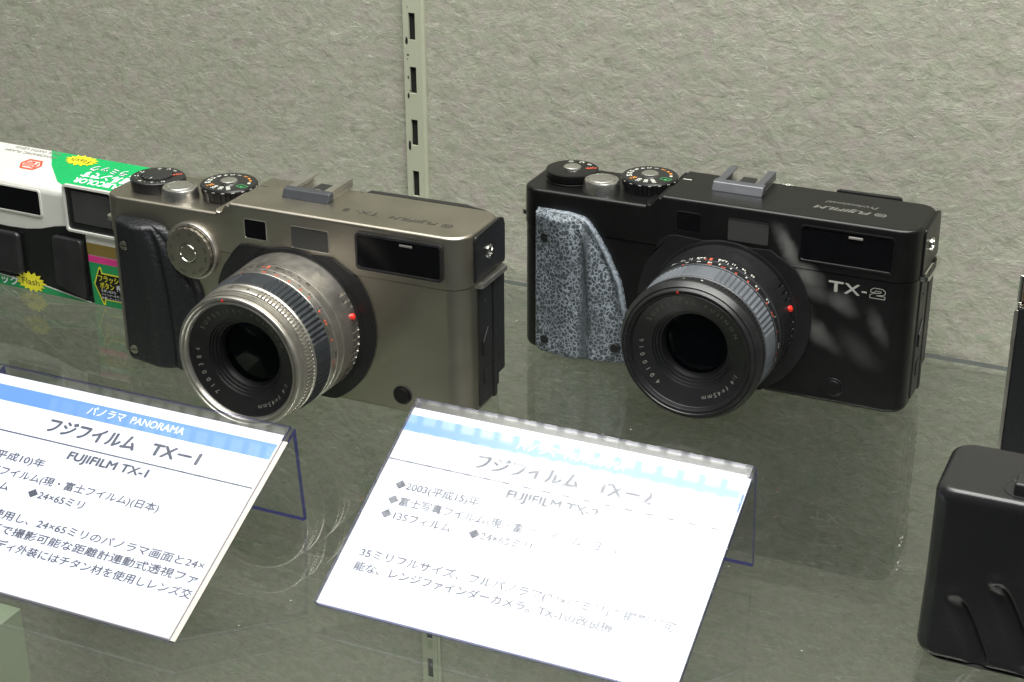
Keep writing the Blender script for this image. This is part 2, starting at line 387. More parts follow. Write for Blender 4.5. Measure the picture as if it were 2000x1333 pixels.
# ------------------------------------------------------------------ lettering
_tc = {}
def glyph(s, bold=0.0, shear=0.0):
    key = (s, bold, shear)
    if key not in _tc:
        c = bpy.data.curves.new('t', 'FONT'); c.body = s; c.shear = shear; c.resolution_u = 4
        o = bpy.data.objects.new('t', c); COL.objects.link(o)
        bpy.context.view_layer.update()
        me = bpy.data.meshes.new_from_object(o.evaluated_get(bpy.context.evaluated_depsgraph_get()))
        _tc[key] = ([tuple(v.co[:2]) for v in me.vertices], [tuple(p.vertices) for p in me.polygons])
        bpy.data.objects.remove(o); bpy.data.curves.remove(c); bpy.data.meshes.remove(me)
    return _tc[key]
def ext(vs):
    xs = [v[0] for v in vs]; ys = [v[1] for v in vs]; return min(xs), max(xs), min(ys), max(ys)
def put_text(mb, s, o, right, up, width=None, height=None, m=None, bold=0.0, shear=0.0, align='l', size=None):
    """flat lettering at o (left end of the base line); width or height in mm fits the string"""
    vs, fs = glyph(s, bold, shear)
    if not vs: return mb
    x0, x1, y0, y1 = ext(vs); right = Vector(right).normalized(); up = Vector(up).normalized()
    if size: sx = sy = size
    else:
        sy = height/0.73 if height else None; sx = width/(x1-x0) if width else sy
        if sy is None: sy = sx
    off = {'l': x0, 'c': (x0+x1)/2, 'r': x1}[align]
    O = Vector(o)
    d = abs(sy)*bold
    for k, (du, dv) in enumerate(((0, 0),) if bold <= 0 else ((-d, 0), (0, 0), (d, 0), (0, d*.8), (0, -d*.8))):
        n_ = right.cross(up)*(0.004*k)
        mb.tris([O + n_ + right*((x-off)*sx+du) + up*(y*sy+dv) for x, y in vs], fs, m)
    return mb
def ring_text(mb, s, c, rad, ang0, y, h, m=None, outward=True, slope=0.0, gap=0.22, bold=0.0, spread=None):
    """lettering round a lens front (axis y), tops outward, clockwise seen from the front"""
    adv = []
    for ch in s:
        vs, _ = glyph(ch) if ch != ' ' else ([], [])
        adv.append((ext(vs)[1]-ext(vs)[0] if vs else 0.30) * h/0.73)
    g = gap*h
    tot = sum(adv)+g*(len(s)-1)
    k = 1.0
    if spread: g = (R(spread)*rad - sum(adv))/(len(s)-1)
    a = R(ang0)
    for ch, w_ in zip(s, adv):
        am = a - (w_/2)/rad
        if ch != ' ':
            rv = Vector((math.cos(am), 0, math.sin(am))); tv = Vector((math.sin(am), 0, -math.cos(am)))
            up = (rv + Vector((0, -slope, 0))).normalized()
            put_text(mb, ch, Vector((c[0], y, c[1])) + rv*rad, tv, up, None, h, m, bold, 0, 'c')
        a -= (w_+g)/rad
def barrel_text(mb, s, c, rad, deg, y, h, m=None, bold=0.0):
    """lettering on a lens barrel, read from behind the camera"""
    t = R(deg); rv = Vector((math.cos(t), 0, math.sin(t))); tan = Vector((-math.sin(t), 0, math.cos(t)))
    put_text(mb, s, Vector((c[0], y, c[1])) + rv*rad, tan, (0, -1, 0), None, h, m, bold, 0, 'c')
def dial_text(mb, s, c, rad, deg, z, h, m=None, bold=0.0):
    t = R(deg); rv = Vector((math.cos(t), math.sin(t), 0))
    put_text(mb, s, Vector((c[0], c[1], z)) + rv*rad, -rv, (math.sin(t), -math.cos(t), 0), None, h, m, bold, 0, 'c')

# ================================================================== the setting
WA = math.atan(0.0107)      # the wall runs very slightly askew to the cameras
def wy(x): return 145.4 - 0.0107*(x-34)
wb = MB(); wb.box(-900, 900, 0, 12, -620, 700)
wall = wb.build('wall', M['felt'], None, smooth=False); wall.location = (0, wy(0)*MM+0.001, 0); wall.rotation_euler = (0, 0, -WA)
tag(wall, 'grey green felt wall of the showcase', kind='structure')
# base of the case far below the shelf
fb = MB(); fb.box(-900, 900, -700, 160, -640, -622)
tag(fb.build('floor', M['felt'], None, smooth=False), 'felt floor of the showcase', kind='structure')

# glass shelf
gs = MB()
kf, ke = gs.mi(M['shelfglass']), gs.mi(M['shelfedge'])
gs.bm.free(); gs.bm = bmesh.new()
yb = -2.2
pts = [(-700, -450), (700, -450), (700, yb), (-700, yb)]
T = [gs.bm.verts.new((x, y, 0)) for x, y in pts]; Bt = [gs.bm.verts.new((x, y, -6)) for x, y in pts]
gs.face(T, kf); gs.face(Bt[::-1], kf)
Md = [gs.bm.verts.new((x, y, -2.0)) for x, y in pts]
for i in range(4):
    j = (i+1) % 4
    gs.face([T[i], Md[i], Md[j], T[j]], ke); gs.face([Md[i], Bt[i], Bt[j], Md[j]], kf)
shelf = gs.build('glass_shelf', None, None, smooth=False); shelf.location = (0, wy(0)*MM, -0.00005); shelf.rotation_euler = (0, 0, -WA)
tag(shelf, 'clear glass shelf the cameras and name cards stand on', 'shelf')

# slotted upright on the wall
up = empty('slotted_upright', (0, wy(0), 0), -WA)
tag(up, 'olive painted slotted steel upright fixed to the felt wall', 'shelf upright')
x0, x1, sx0, sx1 = -17.1, -8.2, -14.3, -10.9
sl = [(-11.2+25.05*k+60-0.0, 12.7) for k in range(-16, 12)]       # bottoms of the slots
sl = [(59.7+25.15*k, 12.6) for k in range(-16, 14)]
p = MB()
y0, y1 = -1.6, 0.9
p.box(x0, sx0, y0, y0+1.2, -450, 420, bevel=0.0); p.box(sx1, x1, y0, y0+1.2, -450, 420)
zs = -450
for zb, h in sl:
    p.box(sx0, sx1, y0, y0+1.2, zs, zb); zs = zb+h
p.box(sx0, sx1, y0, y0+1.2, zs, 420)
p.box(x0-0.05, x0+0.9, y0+0.02, y1, -450, 420); p.box(x1-0.9, x1+0.05, y0+0.02, y1, -450, 420)
p.build('rail', M['olive'], up, wn=False, smooth=False)
q = MB(); q.box(sx0-1, sx1+1, y0+1.6, y1, -449, 419)
q.build('slot_backing', M['hole'], up, smooth=False)
q = MB(); q.prism([(x1+0.06, y0+0.7), (x1+1.35, y0+1.1), (x1+1.35, y1), (x1+0.06, y1)], -450, 420, 'z')
q.build('side_flange', M['olive'], up, smooth=False)
q = MB()
random.seed(3)
for (cx, cz, w_, h_) in ((-15.4, 109.6, 1.4, 4.0), (-14.9, 103.0, 1.3, 0.9), (-15.2, 101, .5, .6), (-15.1, 92.3, .8, 1.6), (-14.2, 86.0, .8, .9), (-15.2, 83.5, 1.2, 2.6),
                         (-15.3, 59.6, 1.5, 5.6), (-12.6, 62.4, 2.6, 1.0), (-12.9, 110.9, 2.4, .6), (-8.9, 66, .3, .3), (-13.2, 113.2, .3, .5), (-14.6, 125.2, .3, 1.2)):
    pts = [(cx+w_/2*math.cos(2*PI*i/9)*random.uniform(.75, 1.15), cz+h_/2*math.sin(2*PI*i/9)*random.uniform(.75, 1.15)) for i in range(9)]
    cxm = [(max(x0+.1, min(x1-.1, a)), b) for a, b in pts]
    q.prism(cxm, y0-0.05, y0+0.03, 'y')
q.build('paint_chip', M['chip'], up, smooth=False)

# pale panel standing on the level below
pp = MB(); pp.box(-290, -195, -420, 39, -620, -182.5, bevel=0.8)
tag(pp.build('display_block', M['palegreen']), 'pale green display block seen through the glass at the lower left', 'display block')

# ================================================================== the two panoramic film cameras
LCX, LCZ = 90.3, 31.8
def grip_xr(z):
    pts = [(-1, 49.3), (12, 50), (25.5, 48.9), (37.8, 46.3), (50.3, 40.2), (58, 35.4), (61.5, 32.9), (63.6, 30.9), (64.8, 27.5), (65.4, 22)]
    for (a, b), (c, d) in zip(pts, pts[1:]):
        if z <= c: return b + (d-b)*(z-a)/(c-a)
    return pts[-1][1]
def sm(t): t = max(0, min(1, t)); return t*t*(3-2*t)
def grip_mesh(variant):
    mb = MB(); nu, nv = 60, 70; rows = []
    z0, z1 = 0.8, 65.3
    for j in range(nv+1):
        z = z0 + (z1-z0)*j/nv; xr = grip_xr(z); xl = 8.2 if z > 4 else 8.2+(4-z)*0.9
        xg = 32.6 - 0.0019*max(0, z-10)**2 - 1.0*sm((z-55)/10)
        row = []
        for i in range(nu+1):
            u = i/nu; x = xl+(xr-xl)*u
            h = 4.6 + 1.6*sm((x-xl)/10)
            h += 1.5*math.exp(-((x-(xg-7))/5.0)**2)            # finger ridge
            h -= 1.7*math.exp(-((x-xg)/1.7)**2)                # vertical groove
            fall = sm((x-xg)/(xr-xg+1e-3)) if x > xg else 0
            h -= 4.3*fall
            h -= 0.9*math.exp(-((x-(xr-3.6))/0.9)**2)          # hollow behind the rim
            e = min((x-xl)/1.6, (xr-x)/1.3, (z-z0)/2.2, (z1-z)/2.4)
            if e < 1: h *= math.sqrt(max(0, 1-(1-max(0, e))**2))*0.93+0.07
            row.append(mb.bm.verts.new((x, -max(h, 0.05), z)))
        rows.append(row)
    for j in range(nv):
        for i in range(nu): mb.face([rows[j][i], rows[j][i+1], rows[j+1][i+1], rows[j+1][i]])
    bd = [rows[0][i] for i in range(nu+1)] + [rows[j][nu] for j in range(1, nv+1)] + [rows[nv][i] for i in range(nu-1, -1, -1)] + [rows[j][0] for j in range(nv-1, 0, -1)]
    low = [mb.bm.verts.new((v.co.x, 0.6, v.co.z)) for v in bd]
    for i in range(len(bd)): k = (i+1) % len(bd); mb.face([bd[i], low[i], low[k], bd[k]])
    return mb
def hump(x):
    return 72.9 + 5.2*sm((x-56.0)/6.2)

def knob(mb, cx, cy, prof, n=96, m=None, rf=None):
    mb.ring([(a, r) for a, r in prof], cx, cy, 'z', n, m, rf)

def make_camera(v):
    one = v == 1
    if one: root = empty('film_camera', (0, 0, 0))
    else: root = empty('film_camera', (154.16+83*(1-1), 76.61, 0), 0)
    if not one:
        # body 2 turns about its own middle
        a = -0.01139; root.rotation_euler = (0, 0, a)
        root.location = Vector((154.16 - 83*math.cos(a) + 0, 76.61 - 83*math.sin(a), 0))*MM
    else: root.location = Vector((-83, 0, 0))*MM + Vector((0, 0, 0))
    skin = M['titan'] if one else M['blackreflect']; blk = M['blackmetal']
    # --- lower body
    b = MB(); b.prism(rrect(0.25, 165.6, 0, 33.5, (8, 8, 6, 6)), 0.3, 56.45, 'z', None, 2.6, 4, 35, lambda c: c.z < 5)
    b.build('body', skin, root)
    # --- top cover with the step down to the shutter side
    t = MB(); t.prism(rrect(0, 165.9, -0.25, 33.8, (8, 9, 7, 7)), 56.75, 72.9, 'z')
    xs = [55.2+0.5*k for k in range(17)]
    for x in xs: bmesh.ops.bisect_plane(t.bm, geom=t.bm.verts[:]+t.bm.edges[:]+t.bm.faces[:], plane_co=(x, 0, 0), plane_no=(1, 0, 0), dist=1e-4)
    for q in t.bm.verts:
        if q.co.z > 70: q.co.z = hump(q.co.x)
    es = [e for e in t.bm.edges if e.verts[0].co.z > 70 and e.verts[1].co.z > 70 and e.calc_face_angle(0) > R(50)]
    bmesh.ops.bevel(t.bm, geom=es, offset=1.5, segments=5, profile=0.5, affect='EDGES', clamp_overlap=True)
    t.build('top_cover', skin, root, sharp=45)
    # --- black back door
    d = MB(); d.prism(rrect(3.0, 163.5, 33.0, 36.2, 0), 2.0, 54.5, 'z', None, 1.3, 3); d.build('back_door', blk, root)
    d = MB(); d.prism([(106, 33.9), (107, 36.8), (149, 37.2), (152, 36.0), (160, 33.9)] if one else [(124, 34.9), (125, 37.0), (149, 37.6), (150.5, 36.5), (151, 34.9)], 71.0, 77.9 if one else 78.2, 'z', None, 0.5, 2)
    d.build('rear_rim', blk, root)
    # --- right side plate, strap lug and flash socket
    sp = MB()
    sp.prism([(8.3, 57.4), (8.0, 74.0), (9.3, 76.3), (30.5, 77.2), (34.2, 76.0), (35.4, 73), (35.4, 58.3), (34.4, 57.4)], 165.2, 166.7, 'x', None, 0.55, 2)
    plate = sp.build('side_plate', M['blackmetal'] if one else M['blackpaint'], root)
    so = MB(); so.ring([(166.5, 2.9), (167.2, 2.8), (167.4, 2.5), (167.3, 1.9), (166.2, 1.7), (166.0, 0)], 20.3, 66.8, 'x', 40)
    sk = so.build('flash_socket', M['chrome'], plate)
    so = MB(); so.ring([(166.3, 0.7), (166.9, 0.6), (166.9, 0)], 20.3, 66.8, 'x', 20); so.build('socket_pin', M['chrome'], sk)
    ls = MB()
    ls.prism([(11.6, 3.2), (11.6, 55.8), (23.5, 55.8), (23.5, 3.2)], 165.0, 166.2, 'x', None, 0.5, 2)
    ls.prism([(24.4, 2.0), (24.4, 55.6), (27.6, 55.6), (27.6, 2.0)], 165.0, 166.5, 'x', None, 0.5, 2)
    ls.prism([(28.4, 10), (28.4, 53.6), (36.4, 53.6), (36.4, 10)], 163.0, 165.9, 'x', None, 0.8, 2)
    ls.prism([(14.2, 25), (14.2, 30.5), (18.3, 35.5), (19.3, 35.5), (19.3, 25)], 166.15, 166.9, 'x', None, 0.25, 2)
    ls.prism([(15.6, 12), (15.6, 18), (21.2, 18), (21.2, 12)], 166.15, 166.6, 'x', None, 0.2, 1)
    side = ls.build('side_trim', M['blackplastic'], root)
    sc = MB(); sc.ring([(166.1, 0.75), (166.5, 0.6), (166.5, 0)], 16.6, 47.5, 'x', 20); sc.build('screw', M['blackmetal'], side)
    for sgn in (1, -1):
        lm = M['silver_lens'] if one else M['chrome']
        lug = MB()
        if sgn > 0:
            out = [(164.8, 9.2), (167.6, 9.4), (169.0, 11), (169.0, 31.5), (167.4, 33.2), (164.8, 33.4)]; inn = [(166.2, 14), (167.6, 14), (167.6, 30.5), (166.2, 30.5)]
        else:
            out = [(0.8, 10.0), (0.8, 27.0)]; inn = [(-.2, 12.5), (-2.4, 12.5), (-2.4, 25), (-.2, 25)]
        # plate with a slot: four bars
        xo = 169.0 if sgn > 0 else -3.8
        z0_, z1_ = 55.2, 57.0
        if sgn < 0: z0_, z1_ = 57.0, 58.9
        ys0, ys1 = out[0][1], out[-1][1]
        xl_ = -7.2 if one else -4.6
        a_, b_ = (164.9, 169.0) if sgn > 0 else (xl_, 2.5)
        o_in, o_out = (166.5, 167.8) if sgn > 0 else (xl_+1.6, 0.6)
        rr = rrect(a_, b_, ys0, ys1, (0.2, 2.0, 2.0, 0.2) if sgn > 0 else (2.6, 0.2, 0.2, 2.6), 5)
        ri = rrect(o_in, o_out, ys0+3.2, ys1-3.2, 0.55, 5)
        k = 0
        n = len(rr)
        loops = []
        for z in (z0_, z1_):
            loops.append(([lug.bm.verts.new((x, y, z)) for x, y in rr], [lug.bm.verts.new((x, y, z)) for x, y in ri]))
        (o0, i0), (o1, i1) = loops
        for i in range(n):
            j = (i+1) % n
            lug.face([o0[i], o0[j], i0[j], i0[i]]); lug.face([o1[i], i1[i], i1[j], o1[j]])
            lug.face([o0[i], o1[i], o1[j], o0[j]]); lug.face([i0[i], i0[j], i1[j], i1[i]])
        lug.build('strap_lug', lm, root)
    if one:      # left strap post below the lug
        l2 = MB(); l2.box(-2.6, 0.8, 11, 26, 49, 57, None, 1.2, 3); l2.build('strap_post', M['titan'], root)
    # --- grip with its screws
    gm = grip_mesh(v); g = gm.build('grip', M['leather'] if one else M['crackle'], root, sharp=60)
    for (x, z, y) in ([(13.2, 54.2, -5.2), (13.0, 7.3, -5.2)] if one else [(13.8, 54.6, -5.4), (13.9, 8.2, -5.4), (45.0, 8.9, -3.1)]):
        s = MB(); s.ring([(y+1.2, 1.95), (y-0.55, 1.95), (y-0.75, 1.7), (y-0.75, 0)], x, z, 'y', 32)
        sc = s.build('screw', M['titan_d'] if one else M['blackmetal'], g)
        s = MB(); s.box(x-1.45, x+1.45, y-0.80, y-0.7, z-0.22, z+0.22); s.build('screw_slot', M['hole'], g)
    if not one:      # raised pale rim along the edge of the grip
        path = [(9.4, 64.2), (16, 64.6), (22, 64.6), (26.8, 64.0), (29.9, 62.9)]+[(grip_xr(z)-1.0, z) for z in (61.6, 59.5, 57, 54, 50, 46, 42, 38, 34, 30, 26, 22)]
        rm = MB(); rows = []
        for i, (px_, pz_) in enumerate(path):
            a0 = path[max(0, i-1)]; a1 = path[min(len(path)-1, i+1)]; d_ = Vector((a1[0]-a0[0], 0, a1[1]-a0[1])).normalized(); n_ = Vector((-d_.z, 0, d_.x))
            rad = 0.95*(0.15 if i in (0, len(path)-1) else 1.0)
            rows.append([rm.bm.verts.new(Vector((px_, -1.7, pz_)) + n_*(rad*math.cos(2*PI*k/12)) + Vector((0, 1, 0))*(rad*1.3*math.sin(2*PI*k/12))) for k in range(12)])
        for A, B in zip(rows, rows[1:]):
            for k in range(12): rm.face([A[k], A[(k+1) % 12], B[(k+1) % 12], B[k]])
        rm.build('grip_rim', M['palerubber'], g)
    # --- lens shroud
    poly = []
    for i in range(61):
        a = R(38 - (38+232)*i/60*1.0)
        x, z = 90.2+36.6*math.cos(a), 33.3+36.6*math.sin(a)
        poly.append((x, max(z, 0.9)))
    poly = [(108.6, 62.3)] + poly
    # upper left: sweeps out under the small window
    tail = [(61.2, 54.2), (64.0, 58.0), (67.0, 60.8), (69.5, 61.9)] if one else [(60.5, 55.0), (62.5, 59.5), (66.0, 62.0), (69.5, 62.5)]
    poly = [q for q in poly if not (q[0] < 63 and q[1] > 52)] + tail + [(90, 61.6)]
    sh = MB(); sh.prism(poly, 0.2, -1.1, 'y', None, 0.5, 2, 35); sh.build('lens_shroud', M['shroud'], root, sharp=40)
    # --- windows
    def window(name, xa, xb, za, zb, fr, yo, glass, r=1.2, lip=0.9, sub='glass', edge=None):
        o = rrect(xa, xb, za, zb, r, 4); i = rrect(xa+lip, xb-lip, za+lip, zb-lip, max(0.3, r-lip*.6), 4)
        w_ = MB(); n = len(o)
        A = [w_.bm.verts.new((x, 0.1, z)) for x, z in o]; B = [w_.bm.verts.new((x, yo, z)) for x, z in o]
        Bs = [w_.bm.verts.new((x, yo-0.12, z)) for x, z in rrect(xa+.15, xb-.15, za+.15, zb-.15, r, 4)]
        C = [w_.bm.verts.new((x, yo-0.12, z)) for x, z in rrect(xa+lip*.6, xb-lip*.6, za+lip*.6, zb-lip*.6, max(0.3, r-lip*.4), 4)]
        D = [w_.bm.verts.new((x, 0.3, z)) for x, z in i]
        for L0, L1 in ((A, B), (B, Bs), (Bs, C), (C, D)):
            for k in range(n): w_.face([L0[k], L0[(k+1) % n], L1[(k+1) % n], L1[k]])
        fo = w_.build(name, fr, root, sharp=50)
        gl = MB(); gl.prism(rrect(xa+lip*.7, xb-lip*.7, za+lip*.7, zb-lip*.7, 0.4, 3), yo+0.05 if yo < -0.6 else -0.02-0.30, 0.2, 'y')
        gl.build(sub, glass, fo)
        return fo
    if one:
        window('rangefinder_window', 68.9, 79.4, 64.3, 72.8, M['silver_lens'], -0.32, M['darkglass'], 1.0, 0.55)
        window('illumination_window', 90.2, 107.6, 63.5, 73.0, M['silver_lens'], -0.32, M['greyglass'], 1.0, 0.55)
        vf = window('viewfinder_window', 119.6, 157.2, 59.8, 75.0, M['blackplastic'], -1.3, M['darkglass'], 1.8, 1.7)
    else:
        window('rangefinder_window', 68.9, 79.4, 64.3, 72.8, M['blackpaint'], -0.32, M['darkglass'], 1.0, 0.55)
        window('illumination_window', 90.2, 107.6, 63.5, 73.0, M['blackpaint'], -0.32, M['greyglass'], 1.0, 0.55)
        vf = window('viewfinder_window', 119.6, 157.2, 59.8, 75.0, M['blackpaint'], -0.6, M['darkglass'], 1.8, 1.2)
    ri = MB(); ri.box(139, 144.5, -0.95 if not one else -1.4, -0.3, 72.0, 72.9, None, 0.12, 1); ri.build('sensor_bar', M['greyink'], vf)
    # --- lens release button
    lb = MB(); lb.ring([(0.2, 4.0), (-0.4, 4.0), (-0.55, 3.8), (-0.5, 3.45), (-0.3, 3.4)], 137.6, 8.2, 'y', 48)
    fr = lb.build('button_ring', M['blackmetal'] if one else M['slatelight'], root) if one else lb.build('button_ring', M['blackmetal'], root)
    lb = MB(); lb.ring([(-0.2, 3.4), (-1.3, 3.35), (-1.5, 3.1), (-1.5, 0)], 137.6, 8.2, 'y', 48); lb.build('lens_release_button', M['blackpaint'] if one else M['blackpaint'], fr)
    # --- film speed dial on the front (first camera only)
    if one:
        cx, cz = 43.9, 55.3
        fd = MB(); fd.ring([(0.4, 12.2), (-1.6, 12.2), (-2.2, 11.9), (-2.5, 11.3), (-2.4, 10.9), (-1.2, 10.8), (-1.2, 0)], cx, cz, 'y', 96)
        fdo = fd.build('film_speed_dial', M['silver_lens'], root)
        def rf(t, a): return 0.22*(1 if math.cos(t*22) > 0.0 else 0) if a < -2.8 else 0
        fd = MB(); fd.ring([(-1.2, 10.5), (-3.5, 10.5), (-4.3, 10.35), (-4.45, 9.9), (-4.4, 4.1), (-4.2, 4.0)], cx, cz, 'y', 220, rf=rf)
        fd.build('speed_disc', M['titan_d'], fdo)
        fd = MB(); fd.ring([(-4.1, 4.0), (-4.9, 3.7), (-4.95, 3.45), (-4.7, 3.3)], cx, cz, 'y', 48); fd.build('cap_ring', M['chrome'], fdo)
        fd = MB(); fd.ring([(-4.4, 3.3), (-4.72, 3.3), (-4.72, 0)], cx, cz, 'y', 48); fd.build('cap', M['titan_d'], fdo)
        tx = MB()
        for s, a in (('25', 118), ('50', 80), ('100', 50), ('200', 16), ('400', -10), ('1600', -48), ('DX', -75), ('3200', -110), ('800', -158), ('6', 168), ('12', 140)):
            t_ = R(a); rv = Vector((math.cos(t_), 0, math.sin(t_)))
            put_text(tx, s, Vector((cx, -4.50, cz))+rv*7.9, (math.sin(t_), 0, -math.cos(t_)), rv, None, 1.25, None, 0, 0, 'c')
        tx.build('dial_lettering', M['engrave'], fdo, smooth=False, recalc=False)
        tx = MB(); tx.box(cx-.12, cx+.12, -2.6, -2.4, cz+10.9, cz+12.0); tx.build('index_line', M['blackink'], fdo, smooth=False)
    # --- shutter button
    cx, cy = 32.6, 9.6
    s = MB(); knob(s, cx, cy, [(71.5, 7.8), (74.8, 7.7), (77.0, 7.35), (77.7, 6.9), (77.75, 6.3), (77.3, 6.0), (77.2, 5.7)])
    so_ = s.build('shutter_collar', M['silver'], root)
    s = MB(); knob(s, cx, cy, [(76.9, 5.7), (77.9, 5.55), (78.15, 5.1), (78.0, 3.0), (77.85, 0)]); s.build('shutter_button', M['silver'], so_)
    # --- shutter speed dial
    cx, cy = 49.9, 19.6
    def kn(t, a): return -0.35 if (abs(((t*36/(2*PI)) % 1)-0.5) < 0.12 and 73.6 < a < 77.6) else 0
    s = MB(); knob(s, cx, cy, [(71.5, 10.6), (73.0, 10.8), (74.0, 11.0), (76.8, 11.7), (78.1, 11.8), (78.7, 11.4), (78.85, 10.9), (78.85, 0)], 288, None, kn)
    sd = s.build('shutter_speed_dial', M['blackmetal'], root)
    s = MB(); knob(s, cx, cy, [(78.7, 3.7), (79.6, 3.5), (79.95, 2.9), (80.05, 0)], 48); s.build('dial_cap', M['silver'], sd)
    tw, to, tg = MB(), MB(), MB(); zt = 78.90
    for st, a, c in (('1000', -54, tw), ('500', -76, tw), ('250', -99, tw), ('125', -123, to), ('60', -147, tw), ('30', -167, tw), ('15', 175, tw), ('8', 156, tw), ('4', 137, tw),
                     ('2', 118, tw), ('1', 98, tw), ('2', 76, to), ('4', 55, to), ('8', 36, to), ('B', 16, tw), ('A', -18, tg)):
        dial_text(c, st, (cx, cy), 8.6 if len(st) < 3 else 7.9, a, zt, 1.75, None, 0.02)
    t_ = R(-18); rv = Vector((math.cos(t_), math.sin(t_), 0)); tv = Vector((-math.sin(t_), math.cos(t_), 0)); cc = Vector((cx, cy, zt))+rv*8.2
    for u0, u1, v0, v1 in ((-2.2, 2.2, -1.5, -1.25), (-2.2, 2.2, 1.25, 1.5), (-2.2, -1.95, -1.5, 1.5), (1.95, 2.2, -1.5, 1.5)):
        tg.tris([cc+rv*u0+tv*v0, cc+rv*u1+tv*v0, cc+rv*u1+tv*v1, cc+rv*u0+tv*v1], [(0, 1, 2, 3)])
    tw.build('white_numerals', M['whiteink'], sd, smooth=False, recalc=False); to.build('orange_numerals', M['orangeink'], sd, smooth=False, recalc=False)
    tg.build('green_auto_mark', M['greenink'], sd, smooth=False, recalc=False)
    # white ticks round the upper rim of the dial
    tk = MB()
    for i in range(18):
        a = 2*PI*(i+0.5)/18
        rv = Vector((math.cos(a), math.sin(a), 0)); tv = Vector((-math.sin(a), math.cos(a), 0)); O = Vector((cx, cy, 0))
        tk.tris([O+rv*11.86+tv*-.65+Vector((0, 0, 77.75)), O+rv*11.86+tv*.65+Vector((0, 0, 77.75)), O+rv*11.86+tv*.65+Vector((0, 0, 78.1)), O+rv*11.86+tv*-.65+Vector((0, 0, 78.1))], [(0, 1, 2, 3)])
    tk.build('rim_ticks', M['whiteink'], sd, smooth=False, recalc=False)
    # --- left dial
    cx, cy = 16.1, 17.4
    if one:
        def kl(t, a): return (1.1*max(0, math.cos(t-R(15)))**14) if a > 72 else 0
        s = MB(); knob(s, cx, cy, [(71.5, 10.4), (73.4, 10.7), (74.2, 11.0), (76.6, 11.2), (77.3, 11.0), (77.55, 10.6), (77.55, 7.0), (77.2, 6.8), (77.2, 0)], 192, None, kl)
        dd = s.build('exposure_dial', M['blackmetal'], root)
        def kk(t, a): return 0.35*(1 if math.cos(t*16) > 0.2 else 0)
        s = MB(); knob(s, cx, cy, [(77.1, 6.2), (78.0, 6.0), (78.2, 5.6), (78.2, 0)], 256, None, kk); s.build('drive_lever', M['blackplastic'], dd)
        tw, tr = MB(), MB(); zt = 77.60
        for st, a in (('0', -104), ('·', -86), ('-1', -66), ('·', -50), ('-2', -34), ('·', -128), ('+1', -150), ('·', -165), ('+2', 176), ('⊙', 122), ('C', 96), ('S', 72)):
            dial_text(tw, st, (cx, cy), 8.7, a, zt, 1.55, None, 0.02)
        dial_text(tr, 'OFF', (cx, cy), 8.2, 40, zt, 1.7, None, 0.02)
        put_text(tw, '|', (cx+.6, cy-4.6, 78.26), (-1, 0, 0), (0, -1, 0), None, 1.5, None, 0.02)
        tw.build('white_marks', M['whiteink'], dd, smooth=False, recalc=False); tr.build('red_off_mark', M['redink'], dd, smooth=False, recalc=False)
    else:
        s = MB(); knob(s, cx, cy, [(71.5, 10.6), (73.6, 10.9), (74.0, 10.4), (74.4, 11.0), (76.8, 11.2), (77.5, 11.0), (77.75, 10.5), (77.8, 0)], 128)
        dd = s.build('drive_dial', M['blackpaint'], root)
        s = MB(); knob(s, cx, cy, [(77.6, 3.9), (78.5, 3.7), (78.9, 3.1), (79.0, 0)], 48); s.build('dial_cap', M['silver'], dd)
        tw, tr = MB(), MB(); zt = 77.86
        for st, a in (('⊙', 122), ('C', 90), ('S', 60)): dial_text(tw, st, (cx, cy), 8.3, a, zt, 2.0, None, 0.02)
        dial_text(tr, 'OFF', (cx, cy), 7.8, 28, zt, 1.9, None, 0.02)
        tw.build('white_marks', M['whiteink'], dd, smooth=False, recalc=False); tr.build('red_off_mark', M['redink'], dd, smooth=False, recalc=False)
    # --- hot shoe
    hx0, hx1 = 78.9, 98.9
    hs = MB(); hs.box(hx0+0.4, hx1-0.4, 17.5, 36.0, 77.6, 78.6, None, 0.1, 1)
    hso = hs.build('hot_shoe', M['silver'], root)
    for xa, xb, xi in ((hx0+.3, hx0+1.3, hx0+3.5), (hx1-1.3, hx1-.3, hx1-3.5)):
        r_ = MB(); r_.box(xa, xb, 18.0, 36.0, 78.6, 81.0, None, 0.15, 1); r_.box(min(xa, xi), max(xb, xi), 18.0, 36.0, 81.0, 81.9, None, 0.2, 1)
        r_.build('shoe_rail', M['silver_lens'] if one else M['slatelight'], hso)
    r_ = MB(); r_.prism([(13.6, 78.0), (15.6, 81.6), (18.6, 82.0), (18.9, 78.0)], hx0-0.6, hx1+0.6, 'x', None, 0.5, 3); r_.build('shoe_stop', M['slate'] if one else M['slatelight'], hso)
    r_ = MB(); r_.prism([(84.6, 19.6), (86.0, 22.0), (86.0, 32), (92.0, 32), (92.0, 22.0), (93.4, 19.6)], 78.6, 79.3, 'z', None, 0.15, 1); r_.build('contact_plate', M['blackplastic'], hso)
    r_ = MB(); knob(r_, 89.0, 22.8, [(79.2, 2.1), (79.6, 2.0), (79.7, 0)], 32); r_.build('contact_pad', M['chrome'], hso)
    # --- engraved lettering on the top
    tl = MB(); zt = 78.14
    if one:
        put_text(tl, 'FUJIFILM', (149.0, 12.6, zt), (-1, 0, 0), (0, -1, 0), 20.6, 2.9, None, 0.02, 0.25)
        put_text(tl, 'TX-', (123.6, 13.4, zt), (-1, 0, 0), (0, -1, 0), 10.5, 3.8, None, 0.01)
        put_text(tl, '1', (110.4, 13.4, zt), (-1, 0, 0), (0, -1, 0), 2.6, 3.8, None, 0.0)
        emb = (153.2, 11.3)
    else:
        put_text(tl, 'FUJIFILM', (143.4, 14.6, zt), (-1, 0, 0), (0, -1, 0), 22.2, 3.4, None, 0.04, 0.25)
